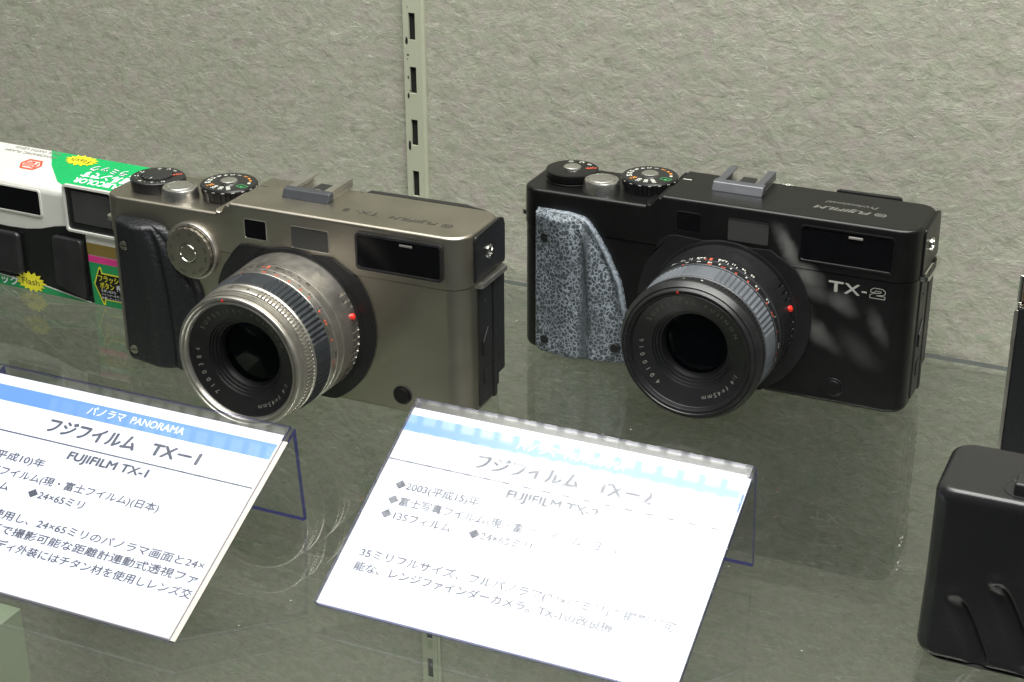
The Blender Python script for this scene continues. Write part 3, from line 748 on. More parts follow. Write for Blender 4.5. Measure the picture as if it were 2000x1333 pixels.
        put_text(tl, 'Professional', (144.8, 21.4, zt), (-1, 0, 0), (0, -1, 0), 21.0, 2.9, None, 0.0, 0.25)
        emb = (147.4, 13.2)
    def emblem(mb, c, s, ax=(-1, 0, 0), ay=(0, -1, 0), z=zt):
        ax, ay = Vector(ax), Vector(ay); O = Vector(c)
        hexo = [(-1.5, 0), (-.9, 1), (.9, 1), (1.5, 0), (.9, -1), (-.9, -1)]
        V0 = [O+ax*(x*s)+ay*(y*s) for x, y in hexo]; V1 = [O+ax*(x*s*.72)+ay*(y*s*.72) for x, y in hexo]
        mb.tris(V0+V1, [(i, (i+1) % 6, 6+(i+1) % 6, 6+i) for i in range(6)])
        for u in (-.55, -.12, .3, .62):
            w_ = .13; hgt = .5 if abs(u) < .5 else .36
            mb.tris([O+ax*((u-w_)*s)+ay*(-hgt*s), O+ax*((u+w_)*s)+ay*(-hgt*s), O+ax*((u+w_)*s)+ay*(hgt*s), O+ax*((u-w_)*s)+ay*(hgt*s)], [(0, 1, 2, 3)])
    emblem(tl, (emb[0], emb[1], zt), 1.7)
    tl.build('top_lettering', M['engrave'] if one else M['engrave2'], root, smooth=False, recalc=False)
    mk = MB()
    mk.box(63.4, 67.0, 22.2, 22.7, zt-.03, zt+.02)
    mk.build('index_line', M['blackink'] if one else M['whiteink'], root, smooth=False); mk = MB()
    mk.ring([(zt, 1.0), (zt, 0.65)], 104.6, 33.0, 'z', 24); mk.box(102.2, 103.4, 32.85, 33.15, zt-.02, zt+.01); mk.box(105.8, 107.0, 32.85, 33.15, zt-.02, zt+.01)
    mk.build('film_plane_mark', M['blackink'] if one else M['whiteink'], root, smooth=False)
    if not one:
        ft = MB()
        put_text(ft, 'T', (132.6, -0.06, 49.2), (1, 0, 0), (0, 0, 1), 5.6, 4.5, None, 0.035)
        put_text(ft, 'X', (138.9, -0.06, 49.1), (1, 0, 0), (0, 0, 1), 5.9, 4.5, None, 0.03)
        ft.box(145.6, 147.6, -0.09, 0.02, 50.5, 51.1)
        # outlined 2
        o2 = [(149.1, 51.4), (149.1, 52.3), (150.2, 53.2), (153.6, 53.2), (154.8, 52.3), (154.8, 51.2), (154.0, 50.7), (151.4, 50.2), (154.8, 50.2), (154.8, 49.0), (148.9, 49.0), (148.9, 50.2), (150.2, 51.0), (153.0, 51.5), (153.2, 52.1), (150.9, 52.1), (150.7, 51.4)]
        n = len(o2)
        for i in range(n):
            a_, b_ = Vector((*o2[i],)), Vector((*o2[(i+1) % n],)); dr = (b_-a_).normalized(); nn = Vector((-dr.y, dr.x))*0.13; a2, b2 = a_-dr*.1, b_+dr*.1
            ft.tris([(p_.x, -0.07, p_.y) for p_ in (a2-nn, b2-nn, b2+nn, a2+nn)], [(0, 1, 2, 3)])
        ft.build('front_lettering', M['greyletter'], root, smooth=False, recalc=False)
    # ---------------------------------------------------------------- lens
    c = (LCX, LCZ)
    base = MB(); base.ring([(0.0, 31.5), (-1.4, 31.3), (-1.6, 30.6), (-1.6, 24)], *c, 'y', 128)
    lens = base.build('lens', M['blackmetal'], root)
    sil = M['silver_lens'] if one else M['blackmetal']
    def teeth(n, depth, lo, hi, duty=0.0, sharp=True):
        def f(t, a):
            d = math.degrees(t); d = d-360 if d > 180 else d
            if lo is not None and not (lo < d < hi): return 0
            return -depth if math.cos(t*n) > duty else 0
        return f
    # mount ring with its grip slots
    def mt(t, a):
        d = math.degrees(t); d = d-360 if d > 180 else d
        if not (-75 < d < 40) or not (-6.3 < a < -2.0) or 11 < d < 24: return 0
        return -1.3 if math.cos(t*60) > 0.1 else 0
    r_ = MB(); r_.ring([(-1.5, 29.7), (-1.9, 29.9), (-2.3, 29.9), (-6.2, 29.75), (-6.7, 29.7), (-11.6, 29.4), (-12.4, 29.5), (-13.0, 29.4), (-13.2, 28.9)], *c, 'y', 720, None, mt)
    r_.build('mount_ring', sil, lens, sharp=50)
    r_ = MB(); t_ = R(17); r_.ring([(28.9, 1.45), (30.5, 1.35), (30.95, 0.8), (31.05, 0)], 0, 0, 'z', 24)
    rot = Matrix.Rotation(PI/2-t_, 4, 'Y')
    for q in r_.bm.verts: q.co = rot @ q.co + Vector((LCX, -4.4, LCZ))
    r_.build('index_dot', M['red'], lens)
    # distance and depth scale
    r_ = MB(); r_.ring([(-13.2, 29.0), (-13.6, 29.1), (-17.2, 29.05), (-17.4, 29.3), (-17.8, 29.3), (-18.0, 29.0), (-21.4, 28.9), (-21.6, 29.2), (-22.5, 29.15), (-22.7, 28.6)], *c, 'y', 192)
    r_.build('scale_ring', sil, lens, sharp=40)
    for aa in (-17.6, -22.05):
        r_ = MB(); rr0 = 29.34 if aa > -20 else 29.22; hw = 0.16 if aa > -20 else 0.42
        r_.ring([(aa+hw, rr0-.06), (aa+hw*.8, rr0), (aa-hw*.8, rr0), (aa-hw, rr0-.06)], *c, 'y', 192); r_.build('trim_ring', M['silver'] if one else M['slatelight'], lens)
    w_, rd, lines = MB(), MB(), MB()
    rr1, rr2 = 29.14, 29.0
    for st, a in (('22', 125), ('16', 116.5), ('11', 109), ('5.6/8', 100.5), ('5.6/8', 83), ('11', 74), ('16', 65.5), ('22', 57)):
        barrel_text(w_, st, c, rr1, a, -14.4, 1.35, None, 0.02)
    for a in (121, 113.5, 107.5, 101.5, 85.5, 78, 70.5, 63):
        t_ = R(a); rv = Vector((math.cos(t_), 0, math.sin(t_))); tv = Vector((-math.sin(t_), 0, math.cos(t_))); O = Vector((LCX, 0, LCZ))+rv*rr1
        w_.tris([O+tv*-.12+Vector((0, -15.7, 0)), O+tv*.12+Vector((0, -15.7, 0)), O+tv*.12+Vector((0, -17.1, 0)), O+tv*-.12+Vector((0, -17.1, 0))], [(0, 1, 2, 3)])
    t_ = R(92); rv = Vector((math.cos(t_), 0, math.sin(t_))); tv = Vector((-math.sin(t_), 0, math.cos(t_))); O = Vector((LCX, 0, LCZ))+rv*(rr1+.03)
    rd.tris([O+tv*-.5+Vector((0, -14.8, 0)), O+tv*.5+Vector((0, -14.8, 0)), O+tv*.5+Vector((0, -17.0, 0)), O+tv*-.5+Vector((0, -17.0, 0))], [(0, 1, 2, 3)])
    barrel_text(rd, 'R', c, rr1, 96.5, -15.6, 1.1, None, 0.02)
    for st, a in (('m', 110), ('∞', 100), ('10', 91), ('5', 83), ('3', 73.5), ('2', 60), ('1.5', 49), ('1.2', 36), ('1', 22), ('0.8', -2), ('0.7', -14)):
        barrel_text(w_, st, c, rr2, a, -18.3, 1.35, None, 0.02)
    for st, a in (('ft', 112), ('30', 90), ('12', 79), ('8', 68), ('6', 57), ('5', 48), ('4', 35), ('3.5', 25.5), ('3', 11), ('2.5', -8)):
        barrel_text(rd, st, c, rr2, a, -20.1, 1.45, None, 0.02)
    w_.build('scale_numerals', M['blackink'] if one else M['whiteink'], lens, smooth=False, recalc=False)
    rd.build('red_numerals', M['redink'], lens, smooth=False, recalc=False)
    # rubber focusing ring: blocks of ribs between plain patches
    def rib(t, a):
        if not (-31.6 < a < -23.0) : return 0
        d = math.degrees(t) % 360
        plain = any(abs(((d-q+180) % 360)-180) < 13 for q in (92, 3, 272, 182))
        return 0 if plain else -0.55*(0.5+0.5*math.cos(t*84))
    r_ = MB(); r_.ring([(-22.6, 28.5), (-22.9, 28.95), (-23.2, 29.0), (-31.2, 28.35), (-31.5, 28.3), (-31.8, 27.6)], *c, 'y', 1008, None, rib)
    r_.build('focus_ring', M['rubber1'] if one else M['rubber2'], lens, sharp=60)
    # aperture ring
    kn2 = lambda t, a: (-0.6 if (math.cos(t*110) > 0.15 and (-115 < ((math.degrees(t)+180) % 360)-180 < 76)) else 0) if -36.9 < a < -33.3 else 0
    r_ = MB(); r_.ring([(-31.7, 27.8), (-32.0, 28.15), (-32.9, 28.05), (-33.1, 27.75), (-33.4, 27.8), (-36.6, 27.55), (-37.0, 27.3), (-37.2, 26.6)], *c, 'y', 1320, None, kn2)
    r_.build('aperture_ring', sil, lens, sharp=50)
    if not one:
        r_ = MB(); r_.ring([(-31.9, 28.1), (-32.1, 28.25), (-32.8, 28.15), (-33, 28.0)], *c, 'y', 160); r_.build('trim_ring', M['slatelight'], lens)
    w_ = MB()
    for st, a in (('4', 86), ('5.6', 103), ('8', 120), ('11', 139), ('16', 156)):
        barrel_text(w_, st, c, 27.86, a, -34.4, 1.5, None, 0.02)
    w_.build('aperture_numerals', M['blackink'] if one else M['whiteink'], lens, smooth=False, recalc=False)
    # front rim
    if one:
        pr = [(-37.2, 26.4), (-37.4, 27.0), (-38.6, 27.0), (-38.8, 26.7), (-39.1, 26.7), (-39.3, 27.1), (-40.9, 27.1), (-41.1, 26.6), (-41.5, 26.6), (-41.7, 26.9), (-42.7, 26.8), (-43.1, 26.4), (-43.15, 25.7), (-42.6, 25.3), (-42.5, 24.9), (-42.9, 24.7), (-42.95, 24.2), (-42.3, 23.6), (-41.2, 23.35), (-41.0, 23.3)]
    else:
        pr = [(-37.0, 26.4), (-37.2, 28.6), (-37.6, 29.0), (-39.3, 29.0), (-39.9, 28.7), (-41.6, 27.6), (-42.0, 27.3), (-42.0, 26.7), (-42.5, 26.4), (-43.2, 26.0), (-43.3, 25.4), (-42.9, 25.1), (-42.9, 24.7), (-43.2, 24.5), (-43.1, 24.0), (-42.3, 23.6), (-41.2, 23.35), (-41.0, 23.3)]
    r_ = MB(); r_.ring(pr, *c, 'y', 192); r_.build('front_rim', sil, lens, sharp=50)
    r_ = MB(); t_ = R(101); rx, rz = LCX+25.4*math.cos(t_), LCZ+25.4*math.sin(t_)
    r_.ring([(-42.2, 0.55), (-43.28, 0.5), (-43.35, 0)], rx, rz, 'y', 16); r_.build('front_dot', M['red'], lens)
    # name ring, inner barrel and glass
    r_ = MB(); r_.ring([(-41.3, 23.45), (-41.0, 23.2), (-38.0, 16.4), (-37.2, 16.1), (-37.0, 15.6), (-36.2, 15.3), (-36.0, 14.6), (-35.2, 14.3), (-35.0, 13.6), (-34.2, 13.3), (-33.0, 12.6), (-31, 12.4)], *c, 'y', 160)
    r_.build('name_ring', M['lensinner'], lens, sharp=25)
    r_ = MB(); pr = [(-31.2-2.2*math.cos(math.asin(q/14.0))*1.0+0.0, q) for q in (12.6, 11.5, 10, 8, 6, 4, 2)] + [(-33.4, 0)]
    r_.ring(pr, *c, 'y', 96); r_.build('front_element', M['lensglass'], lens)
    slope = (41.0-38.0)/(23.2-16.4)
    tt = MB(); yy = lambda r: -38.0 - (r-16.4)*slope - 0.12
    hh = 1.9
    rr = 19.3
    ring_text(tt, 'SUPER-EBC FUJINON', c, rr, 150, yy(rr), hh, None, True, slope, spread=125)
    ring_text(tt, '1:4 f=45mm', c, rr, -21, yy(rr), hh, None, True, slope, spread=53)
    ring_text(tt, '7100384' if one else '4010016', c, rr, 233, yy(rr), hh, None, True, slope, spread=57)
    tt.build('name_lettering', M['greyink'], lens, smooth=False, recalc=False)
    return root

cam1 = make_camera(1)
cam1.location = Vector((-83, 0, 0))*MM
tag(cam1, 'champagne titanium panoramic film camera with silver ringed lens and black leather grip', 'camera', 'panoramic cameras on the shelf')
cam2 = make_camera(2)
tag(cam2, 'black panoramic film camera with whitened crackled grip and TX-2 on its front', 'camera', 'panoramic cameras on the shelf')
_a = -0.01139
cam2.location = Vector((154.16 - 83*math.cos(_a), 76.61 - 83*math.sin(_a), 0))*MM

# ================================================================== name cards in acrylic stands
def sign(x0, x1, yf, ytop, ztop, yback, label, lines, other):
    """slanted card: s = x, t = distance down the slope from the top edge (mm)"""
    root = empty('name_card_stand', ((x0+x1)/2, (yf+yback)/2, 0)); ox, oy = (x0+x1)/2, (yf+yback)/2
    tag(root, label, 'name card', 'name cards in acrylic stands')
    dy, dz = ytop-yf, ztop; Ls = math.hypot(dy, dz); sv = Vector((0, dy/Ls, dz/Ls)); nv = Vector((0, -dz/Ls, dy/Ls))
    def P(x, t, h=0.0): return Vector((x-ox, ytop-oy, ztop)) - sv*t + nv*h
    # acrylic: slanted sheet bent over into the back leg
    a = MB(); kf, ke = a.mi(M['acrylic']), a.mi(M['acryedge'])
    th = 1.5
    prof = [(P(0, Ls+0.3, -0.9)), (P(0, 1.5, -0.9))]
    outer = [P(0, Ls+0.2, -0.7), P(0, 1.2, -0.7), P(0, -0.6, -0.9), P(0, -1.3, -1.6)]
    lt = outer[-1]; outer.append(Vector((0, yback-oy+0.0, 0.0)))
    inner = [Vector((0, yback-oy-2.0, 0.0)), Vector((0, lt.y-2.0, lt.z-1.6)), P(0, 2.4, -0.7-th), P(0, Ls-1.2, -0.7-th)]
    poly = outer+inner; n = len(poly)
    xa, xb = x0-ox, x1-ox+1.8
    V0 = [a.bm.verts.new((xa, q.y, q.z)) for q in poly]; V1 = [a.bm.verts.new((xb, q.y, q.z)) for q in poly]
    for V in (V0, V1):       # end faces as quads between outer and inner outlines
        a.face([V[0], V[1], V[7], V[8]], ke); a.face([V[1], V[2], V[6], V[7]], ke); a.face([V[2], V[3], V[6]], ke); a.face([V[3], V[4], V[5], V[6]], ke)
    for i in range(n):
        j = (i+1) % n
        a.face([V0[i], V1[i], V1[j], V0[j]], ke if i in (2, 4, 8) else kf)
    a.build('acrylic_stand', None, root, smooth=False)
    # cards
    def sheet(name, m, xa, xb, ta, tb, h0, h1, par=root, em=None):
        s_ = MB(); v = [P(xa, ta, h0), P(xb, ta, h0), P(xb, tb, h0), P(xa, tb, h0)]; u = [P(xa, ta, h1), P(xb, ta, h1), P(xb, tb, h1), P(xa, tb, h1)]
        A = [s_.bm.verts.new(q) for q in v]; B = [s_.bm.verts.new(q) for q in u]
        s_.face(A); s_.face(B[::-1])
        for i in range(4): s_.face([A[i], B[i], B[(i+1) % 4], A[(i+1) % 4]], 1 if em else 0)
        if em: s_.mats = [em]
        return s_.build(name, m, par, smooth=False)
    bx, bt = other.get('back', (3.0, 6.0))
    sheet('backing_card', M['cream'] if other.get('cream') else M['paper'], x0+0.5, x1+bx, bt, Ls-0.2, -0.60, -0.20)
    if not other.get('cream'): sheet('backing_band', M['bandblue'], x1+0.2, x1+bx-.3, 8.0+bt-1.5, 15.0+bt-1.5, -0.2, -0.17)
    card = sheet('card', M['paper'], x0, x1, 3.3, Ls-0.6, -0.16, 0.0)
    sheet('band', M['bandblue'], x0+0.02, x1-0.3, other['band'][0], other['band'][1], -0.1, 0.03, card)
    tx, tw = MB(), MB()
    for (s, xa, xb, t, h, kind) in lines:
        q = tw if kind == 'w' else tx
        b_ = {'b': 0.045, 'w': 0.008}.get(kind, 0.02)
        if s == '_':
            q.tris([P(xa, t, 0.04), P(xb, t, 0.04), P(xb, t-0.55, 0.04), P(xa, t-0.55, 0.04)], [(0, 1, 2, 3)])
            continue
        put_text(q, s, P(xa, t, 0.05), (1, 0, 0), sv, xb-xa, h, None, b_)
    tx.build('printed_text', M['textgrey'], card, smooth=False, recalc=False); tw.build('band_text', M['bandwhite'], card, smooth=False, recalc=False)
    # glossy pocket sheet in front of the card
    sheet('pocket_sheet', M['pocket'], x0-0.3, x1+1.2, -0.2, Ls+0.1, 0.35, 1.15, root, M['acryedge'])
    return root
H = 2.75
sign(-64.0, 59.5, -169.6, -92.0, 38.3, -86.6, 'white acrylic name card reading TX-1, cream edged, in front of the titanium camera', [
    ('パノラマ  PANORAMA', -17.9, 23.0, 12.0, 3.1, 'w'),
    ('フジフイルム', -29.2, 8.2, 22.4, 5.0, 'b'), ('TX－1', 15.0, 34.4, 22.4, 4.9, 'b'),
    ('_', -62.0, 59.0, 26.6, 0, 'n'),
    ('FUJIFILM TX-1', -14.1, 19.0, 31.7, 3.4, 'b'),
    ('◆1998(平成10)年', -58.3, -21.0, 37.3, H, 'n'),
    ('◆富士写真フイルム(現・富士フイルム)(日本)', -58.3, 30.6, 43.5, H, 'n'),
    ('◆135フィルム', -58.3, -28.5, 49.3, H, 'n'), ('◆24×65ミリ', -20.2, 3.2, 49.3, H, 'n'),
    ('135フィルムを使用し、24×65ミリのパノラマ画面と24×', -58.6, 57.8, 59.9, H, 'n'),
    ('36ミリの2サイズで撮影可能な距離計連動式透視ファ', -58.6, 58.3, 65.3, H, 'n'),
    ('インダーカメラ。ボディ外装にはチタン材を使用しレンズ交', -58.6, 59.0, 70.9, H, 'n')],
    {'band': (7.5, 14.1), 'cream': True, 'back': (2.6, 5.5)})
sign(91.8, 213.4, -132.6, -57.0, 39.5, -51.5, 'brightly glaring white acrylic name card reading TX-2, below the black camera', [
    ('パノラマ  PANORAMA', 134.0, 173.3, 11.3, 3.1, 'w'),
    ('フジフイルム', 122.8, 160.5, 21.9, 5.0, 'b'), ('TX－2', 167.0, 186.0, 21.9, 4.9, 'b'),
    ('_', 91.9, 213.3, 25.8, 0, 'n'),
    ('FUJIFILM TX-2', 138.2, 170.6, 31.0, 3.4, 'b'),
    ('◆2003(平成15)年', 98.5, 130.0, 36.3, H, 'n'),
    ('◆富士写真フイルム(現・富士フイルム)(日本)', 98.5, 181.4, 42.6, H, 'n'),
    ('◆135フィルム', 98.5, 124.6, 48.4, H, 'n'), ('◆24×65ミリ', 131.2, 153.6, 48.4, H, 'n'),
    ('35ミリフルサイズ、フルパノラマ(24×65ミリ)の撮影が可', 98.2, 208.5, 64.5, H, 'n'),
    ('能な、レンジファインダーカメラ。TX-1の改良機。', 98.4, 191.2, 69.8, H, 'n')],
    {'band': (6.3, 13.3), 'back': (1.6, 4.2)})

# ================================================================== single use camera in its printed card sleeve
def sleeve():
    root = empty('disposable_camera', (-182, 42.6, 0), R(-2.2))
    tag(root, 'green and white disposable panoramic flash camera standing behind the titanium camera', 'camera')
    X0, X1 = -48, 82            # local x
    # body solid: front face, slanted top, back
    b = MB(); b.prism([(0, 0.2), (0, 49.5), (1.3, 52.2), (3.5, 53.3), (29, 59.2), (31, 58.2), (31, 0.2)], X0, X1, 'x', None, 0.8, 3, 30)
    body = b.build('body', M['boxwhite'], root)
    Fy = -0.25
    def flat(name, poly, m, y=Fy, th=0.2, par=root, bevel=0):
        q = MB(); q.prism(poly, y, y+th+0.15, 'y', None, bevel, 2); return q.build(name, m, par, smooth=bevel > 0)
    # lower black face with its swelling upper edge, green strip at the foot, striped end
    low = [(X0, 6.9), (1.2, 5.2), (28, 4.0), (54.5, 0.9), (56.6, 0.9), (55.3, 35.5), (53, 35.6), (45.5, 36.6), (38, 35.2), (30, 32.8), (21, 31.3), (10, 30.8), (2, 31.0), (X0, 34)]
    flat('black_front', low, M['boxblack'], -0.30)
    flat('foot_strip', [(X0, 0.4), (54.5, 0.4), (54.5, 1.2), (28, 4.6), (1.2, 5.9), (X0, 7.6)], M['boxgreen_dark'], -0.55)
    # white hairline between them
    hl = MB(); hl.prism([(X0, 7.6), (1.2, 5.9), (28, 4.7), (55, 1.1), (55, .6), (28, 4.15), (1.2, 5.35), (X0, 7.05)], -0.62, -0.5, 'y'); hl.build('hairline', M['boxwhite'], root, smooth=False)
    flat('gold_stripe', [(55.6, 24.9), (X1, 24.9), (X1, 30.4), (55.4, 30.4)], M['boxgold'])
    flat('magenta_stripe', [(55.8, 21.2), (X1, 21.2), (X1, 24.3), (55.7, 24.3)], M['boxpink'])
    flat('green_end_panel', [(56.6, 0.5), (X1, 0.5), (X1, 21.2), (55.8, 21.2)], M['boxgreen_dark'])
    q = MB(); q.prism([(57.6, 10.8), (61.2, 19.4), (62.4, 19.5), (62.8, 16.8), (X1, 16.8), (X1, 3.6), (63.3, 3.6), (63.0, 1.0), (61.9, 0.9)], -0.32, -0.15, 'y'); a1 = q.build('arrow_border', M['boxyellow'], root, smooth=False)
    q = MB(); q.prism([(58.3, 10.8), (61.5, 18.6), (62.1, 18.0), (62.3, 16.2), (X1, 16.2), (X1, 4.2), (62.9, 4.2), (62.3, 1.8)], -0.40, -0.3, 'y'); q.build('arrow_field', M['boxblack'], a1, smooth=False)
    t = MB(); put_text(t, 'フラッシュ', (60.6, -0.43, 12.8), (1, 0, 0), (0, 0, 1), 14, 2.6, None, .02); put_text(t, 'ボタン', (61.0, -0.43, 9.3), (1, 0, 0), (0, 0, 1), 8.0, 2.6, None, .02)
    t.build('arrow_words', M['boxyellow'], a1, smooth=False, recalc=False)
    t = MB(); put_text(t, '押', (70.3, -0.43, 9.4), (1, 0, 0), (0, 0, 1), 2.6, 2.4, None)
    for k, s in enumerate(('を押しながら', 'シャッターボタン', 'を押してください')): put_text(t, s, (61.4, -0.43, 7.6-1.75*k), (1, 0, 0), (0, 0, 1), None, 1.05)
    t.build('arrow_small_words', M['bandwhite'], a1, smooth=False, recalc=False)
    # shutter side window on the left, black recess
    def frame(name, xa, xb, za, zb, r, white, glass, lip=1.2, depth=-0.9):
        f = MB(); n = 0
        O = rrect(xa, xb, za, zb, r, 5); I = rrect(xa+lip, xb-lip, za+lip, zb-lip, max(.4, r-lip*.5), 5); n = len(O)
        A = [f.bm.verts.new((x, 0.1, z)) for x, z in O]; B = [f.bm.verts.new((x, depth, z)) for x, z in O]; Cc = [f.bm.verts.new((x, depth-.1, z)) for x, z in I]; D = [f.bm.verts.new((x, 0.2, z)) for x, z in I]
        for L0, L1 in ((A, B), (B, Cc), (Cc, D)):
            for k in range(n): f.face([L0[k], L0[(k+1) % n], L1[(k+1) % n], L1[k]])
        fo = f.build(name, white, root, sharp=50)
        g = MB(); g.prism(rrect(xa+lip*.8, xb-lip*.8, za+lip*.8, zb-lip*.8, .5, 3), 0.1, -0.28, 'y'); g.build('pane', glass, fo)
        return fo
    frame('flash_window', -2, 32.0, 38.4, 51.6, 1.6, M['boxwhite'], M['darkglass'], 0.8, -0.6)
    fo = frame('viewfinder_window', 45.9, 74.5, 34.8, 57.2, 2.0, M['boxwhite'], M['boxblack'], 1.0, -1.4)
    g = MB(); g.prism(rrect(50.5, 71.5, 39.5, 54.5, .6, 3), -0.28, -0.6, 'y'); g.build('frosted_pane', M['greyglass'], fo)
    # raised black blocks on the lower face
    q = MB(); q.prism(rrect(-20, 18.0, 8.5, 29.2, 2.5, 5), 0.0, -3.4, 'y', None, 1.6, 4, 40); q.build('lens_block', M['blackplastic'], root)
    q = MB(); q.prism([(37.5, 30.6), (36.9, 9.6), (37.6, 7.6), (52.5, 2.9), (54.3, 3.6), (54.5, 30.0), (53.4, 31.5), (38.7, 31.6)], 0.0, -3.0, 'y', None, 1.5, 4, 25); q.build('grip_block', M['blackplastic'], root)
    # printed words on the foot strip
    t = MB(); put_text(t, 'パノラミック', (-21.5, -0.66, 1.7), (1, 0, 0), (0, 0, 1), 33.5, 3.7, None, .03); t.build('foot_words', M['bandwhite'], root, smooth=False, recalc=False)
    def star(mb, c, ax, ay, rx, ry, seed, n=15):
        rnd = random.Random(seed); O = Vector(c); P = [O]
        for i in range(n*2):
            a_ = PI*i/n; k = (1.0 if i % 2 == 0 else 0.74)*rnd.uniform(.93, 1.07)
            P.append(O+Vector(ax)*(rx*k*math.cos(a_))+Vector(ay)*(ry*k*math.sin(a_)))
        mb.tris(P, [(0, 1+i, 1+(i+1) % (2*n)) for i in range(2*n)])
    s = MB(); star(s, (20.2, -0.70, 4.9), (1, 0, 0), (0, 0, 1), 9.0, 5.2, 2); so = s.build('flash_burst', M['boxyellow'], root, smooth=False, recalc=False)
    t = MB(); put_text(t, 'Flash', (14.9, -0.76, 3.5), (1, 0, 0), (0, 0, 1), 10.2, 3.2, None, 0.0); t.build('flash_word', M['blackink'], so, smooth=False, recalc=False)
    # top face print, lying on the slanted top: (u along x, v from the front edge to the back)
    L_ = math.hypot(25.5, 5.9); tv = Vector((0, 25.5/L_, 5.9/L_)); tn = Vector((0, -5.9/L_, 25.5/L_))
    def T(u, v_, h=.25): return Vector((u, 3.5, 53.3))+tv*v_+tn*h
    g = MB()
    pl = [(15.5, 26.0), (X1-1, 26.0), (X1-1, -0.4), (46.0, -0.4), (36.5, 3.5), (24.0, 15.0)]
    A = [g.bm.verts.new(T(u, v_, .12)) for u, v_ in pl]; B = [g.bm.verts.new(T(u, v_, -.2)) for u, v_ in pl]
    g.face(A); g.face(B[::-1])
    for i in range(len(pl)): g.face([A[i], B[i], B[(i+1) % len(pl)], A[(i+1) % len(pl)]])
    gt = g.build('green_top_print', M['boxgreen'], root, smooth=False)
    rt, upv = (-1, 0, 0), -tv
    t = MB()
    put_text(t, 'FUJICOLOR', T(68.5, 9.0), rt, upv, 25, 3.9, None, .03)
    put_text(t, '写ルンです', T(71.0, 14.6), rt, upv, 27, 4.0, None, .05)
    t.build('white_words', M['bandwhite'], gt, smooth=False, recalc=False)
    t = MB(); put_text(t, 'パノラミック', T(77.0, 20.2), rt, upv, 32, 3.9, None, .04); t.build('outlined_words', M['blackink'], gt, smooth=False, recalc=False)
    t = MB(); put_text(t, 'パノラミック', T(77.0, 20.1, .30), rt, upv, 32, 3.9, None, .0); t.build('outlined_word_fill', M['bandwhite'], gt, smooth=False, recalc=False)
    s = MB(); star(s, T(36.0, 22.0, .35), (1, 0, 0), tv, 9.5, 4.4, 5); so = s.build('top_burst', M['boxyellow'], gt, smooth=False, recalc=False)
    t = MB(); put_text(t, 'Flash', T(41.5, 23.2, .42), rt, upv, 11, 3.0, None, 0.0, 0.15); t.build('burst_word', M['blackink'], so, smooth=False, recalc=False)
    # red emblem
    t = MB(); O = T(14.0, 12.6); ax, ay = Vector(rt), Vector(upv); s_ = 4.0
    hexo = [(-1.55, 0), (-.95, 1), (.95, 1), (1.55, 0), (.95, -1), (-.95, -1)]
    V0 = [O+ax*(x*s_)+ay*(y*s_) for x, y in hexo]; V1 = [O+ax*(x*s_*.80)+ay*(y*s_*.78) for x, y in hexo]
    t.tris(V0+V1, [(i, (i+1) % 6, 6+(i+1) % 6, 6+i) for i in range(6)])
    def bar(u0, u1, v0, v1): t.tris([O+ax*(u0*s_)+ay*(v0*s_), O+ax*(u1*s_)+ay*(v0*s_), O+ax*(u1*s_)+ay*(v1*s_), O+ax*(u0*s_)+ay*(v1*s_)], [(0, 1, 2, 3)])
    bar(-.85, -.65, -.5, .55); bar(-.65, -.3, .38, .55); bar(-.65, -.35, -.05, .1)
    bar(-.25, -.08, -.5, .5); bar(.10, .27, -.5, .5); bar(-.25, .27, -.6, -.42); bar(.42, .60, -.55, .5); bar(.75, .93, -.35, .5)
    t.build('red_emblem', M['boxred'], root, smooth=False, recalc=False)
    t = MB(); put_text(t, 'PANORAMIC FLASH', T(22.0, 21.8), rt, upv, 30, 1.9, None); put_text(t, 'FILM WITH LENS', T(22.5, 25.0), rt, upv, 27, 1.9, None)
    t.build('grey_words', M['greyink'], root, smooth=False, recalc=False)
    return root
sleeve()

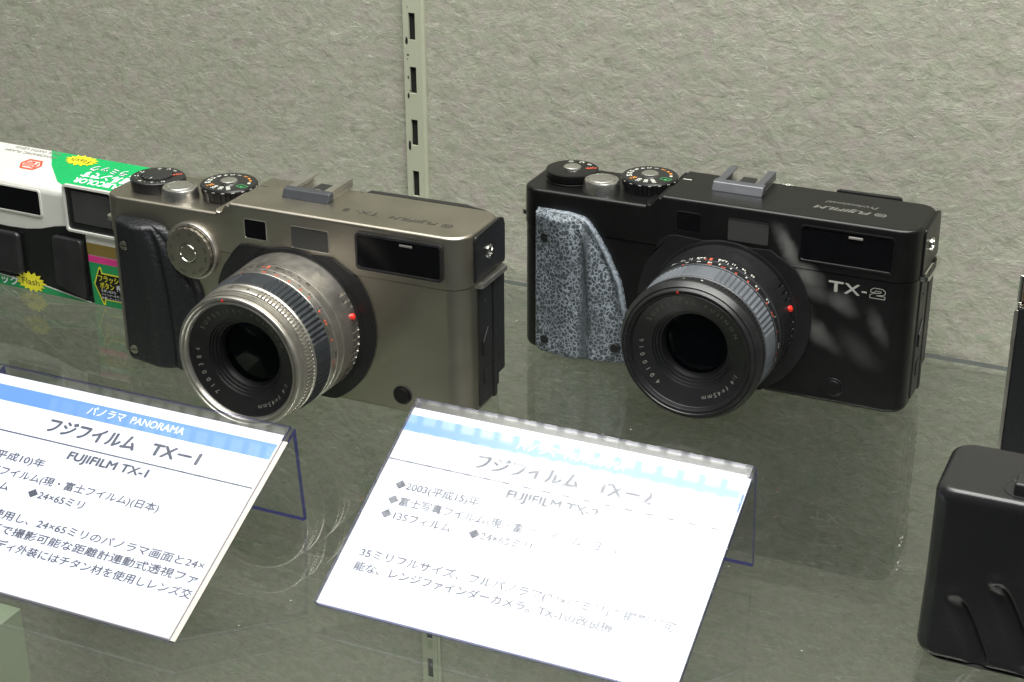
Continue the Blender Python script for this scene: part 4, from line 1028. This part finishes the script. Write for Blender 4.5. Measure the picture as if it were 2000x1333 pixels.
# ================================================================== moulded black case at the lower right
def case():
    root = empty('camera_case', (312, -62, 0))
    tag(root, 'matt black moulded plastic case with slanting ribs at the lower right', 'case')
    def X(p): return (p[0]-312, p[1]+62, p[2])
    b = MB()
    rings = []
    ribs = ((284.5, 21.4, 294.9, 3.4), (296.4, 28.4, 308.6, 5.2), (309.5, 33.5, 322, 10))
    def scoop(x, z):
        """slanting channels moulded into the flared foot, each with a small raised lip at its top"""
        d = 0
        for (xa, za, xb, zb) in ribs:
            ux, uz = xb-xa, zb-za; L_ = math.hypot(ux, uz); ux /= L_; uz /= L_
            t = (x-xa)*ux+(z-za)*uz; tc = max(0, min(L_, t)); bow = 0.5*math.sin(PI*tc/L_)
            px, pz = xa+ux*tc+bow, za+uz*tc+bow*.4
            r = math.hypot(x-px, z-pz)
            d += 2.3*sm((3.9-r)/3.0)*sm((t+1)/7)
            r2 = math.hypot(x-(xa+.3), z-(za+1.6)); d -= 0.8*sm((3.0-r2)/3.0)
        return d
    zs = [0.2, 0.5, 1.0, 1.6, 2.4, 3.3]+[3.3+0.8*k for k in range(1, 46)]+[42, 46, 50, 52.5, 54.2, 55.4, 56.3, 56.9, 57.25, 57.4]
    for z in zs:
        ins = max(3.4-3.4*math.sqrt(max(0, 1-(1-min(1, z/3.4))**2)), 0) + 0.3*sm((z-8)/40) + (3.4-math.sqrt(max(0, 3.4**2-max(0, z-54.0)**2)))
        yf = -78.4 - 3.8*sm((27-z)/30)
        base = rrect(275.2+ins, 352-ins, yf+ins*.85, -43.5-ins*.85, max(1.2, 7-ins*.6), 8)
        n0 = 9; a_, b_ = base[8], base[9]
        out = base[:9]+[(a_[0]+(b_[0]-a_[0])*k/90, a_[1]) for k in range(1, 90)]+base[9:]
        rings.append([b.bm.verts.new(X((x, y+(scoop(x, z) if y < yf+3.5 else 0), z))) for x, y in out])
    for A, B in zip(rings, rings[1:]):
        n = len(A)
        for i in range(n): b.face([A[i], A[(i+1) % n], B[(i+1) % n], B[i]])
    b.face(rings[0][::-1]); b.face(rings[-1])
    b.build('shell', M['casepl'], root, sharp=60, wn=False)
    sl_ = MB(); sl_.prism(rrect(278.5-312, 349.5-312, -81.3+62, -45.5+62, 6), 0.02, 0.32, 'z'); sl_.build('base_seam', M['hole'], root)
    k = MB(); k.ring([(56.9, 6.0), (57.6, 5.9), (57.7, 5.5), (57.45, 5.2), (57.43, 0)], 300.4-312, -69.0+62, 'z', 48); k.build('button_well', M['casepl'], root)
    k = MB(); k.box(298.0-312, 318-312, -73.6+62, -66.0+62, 56, 61.4, None, 0.9, 3); k.build('latch', M['blackplastic'], root)
    return root
M['casepl'] = pbr('matt_black_moulding', (0.013, 0.013, 0.0145), 0.23, 0.0, 0.08, 0.03, 60, 0.12, 3500)
case()

# ================================================================== tall leather covered folding camera at the right edge
def folder():
    root = empty('folding_camera', (300, 54, 0))
    tag(root, 'tall black leather covered folding camera with metal edging at the right edge of the photo', 'camera')
    dx, dy = -300, -54
    b = MB(); b.prism(rrect(278.6+dx, 345+dx, 46+dy, 60+dy, (1.5, 1.5, 6.5, 6.5)), 0.2, 66.5, 'z', None, 0.6, 2)
    b.build('body', M['leather'], root)
    for y in (45.4, 59.2):
        b = MB(); b.box(278.0+dx, 279.3+dx, y+dy, y+1.1+dy, 0.6, 78 if y > 50 else 66, None, 0.3, 2); b.build('metal_edge', M['silver_lens'], root)
    b = MB(); b.prism(rrect(278.4+dx, 345+dx, 46.2+dy, 60+dy, 2), 66.8, 68.0, 'z', None, 0.3, 2); b.build('top_trim', M['chrome'], root)
    b = MB(); b.prism(rrect(280.0+dx, 345+dx, 47.2+dy, 59+dy, 2), 68.1, 78.5, 'z', None, 0.8, 3); b.build('top_plate', M['brown'], root)
    b = MB(); b.box(278.2+dx, 280.0+dx, 47+dy, 59+dy, 68.1, 78.9, None, 0.6, 3); b.build('end_rail', M['chrome'], root)
    b = MB(); b.box(277.4+dx, 278.7+dx, 49+dy, 56+dy, 50, 64, None, 0.6, 3); b.build('strap_lug', M['silver'], root)
    return root
folder()

# ================================================================== dust on the glass
d = MB(); rnd = random.Random(11)
for i in range(70):
    x, y, s_ = rnd.uniform(-60, 330), rnd.uniform(-180, 138), rnd.uniform(.08, .22)
    a_ = rnd.uniform(0, PI)
    l = s_*rnd.choice((1, 1, 1, 3, 6))
    d.tris([(x+l*math.cos(a_), y+l*math.sin(a_), .12), (x+s_*math.cos(a_+1.6), y+s_*math.sin(a_+1.6), .16), (x-l*math.cos(a_), y-l*math.sin(a_), .12), (x-s_*math.cos(a_+1.6), y-s_*math.sin(a_+1.6), .05)], [(0, 1, 2, 3)])
tag(d.build('dust', M['dust'], None, smooth=False, recalc=False), 'scattered dust specks on the glass shelf', kind='stuff')
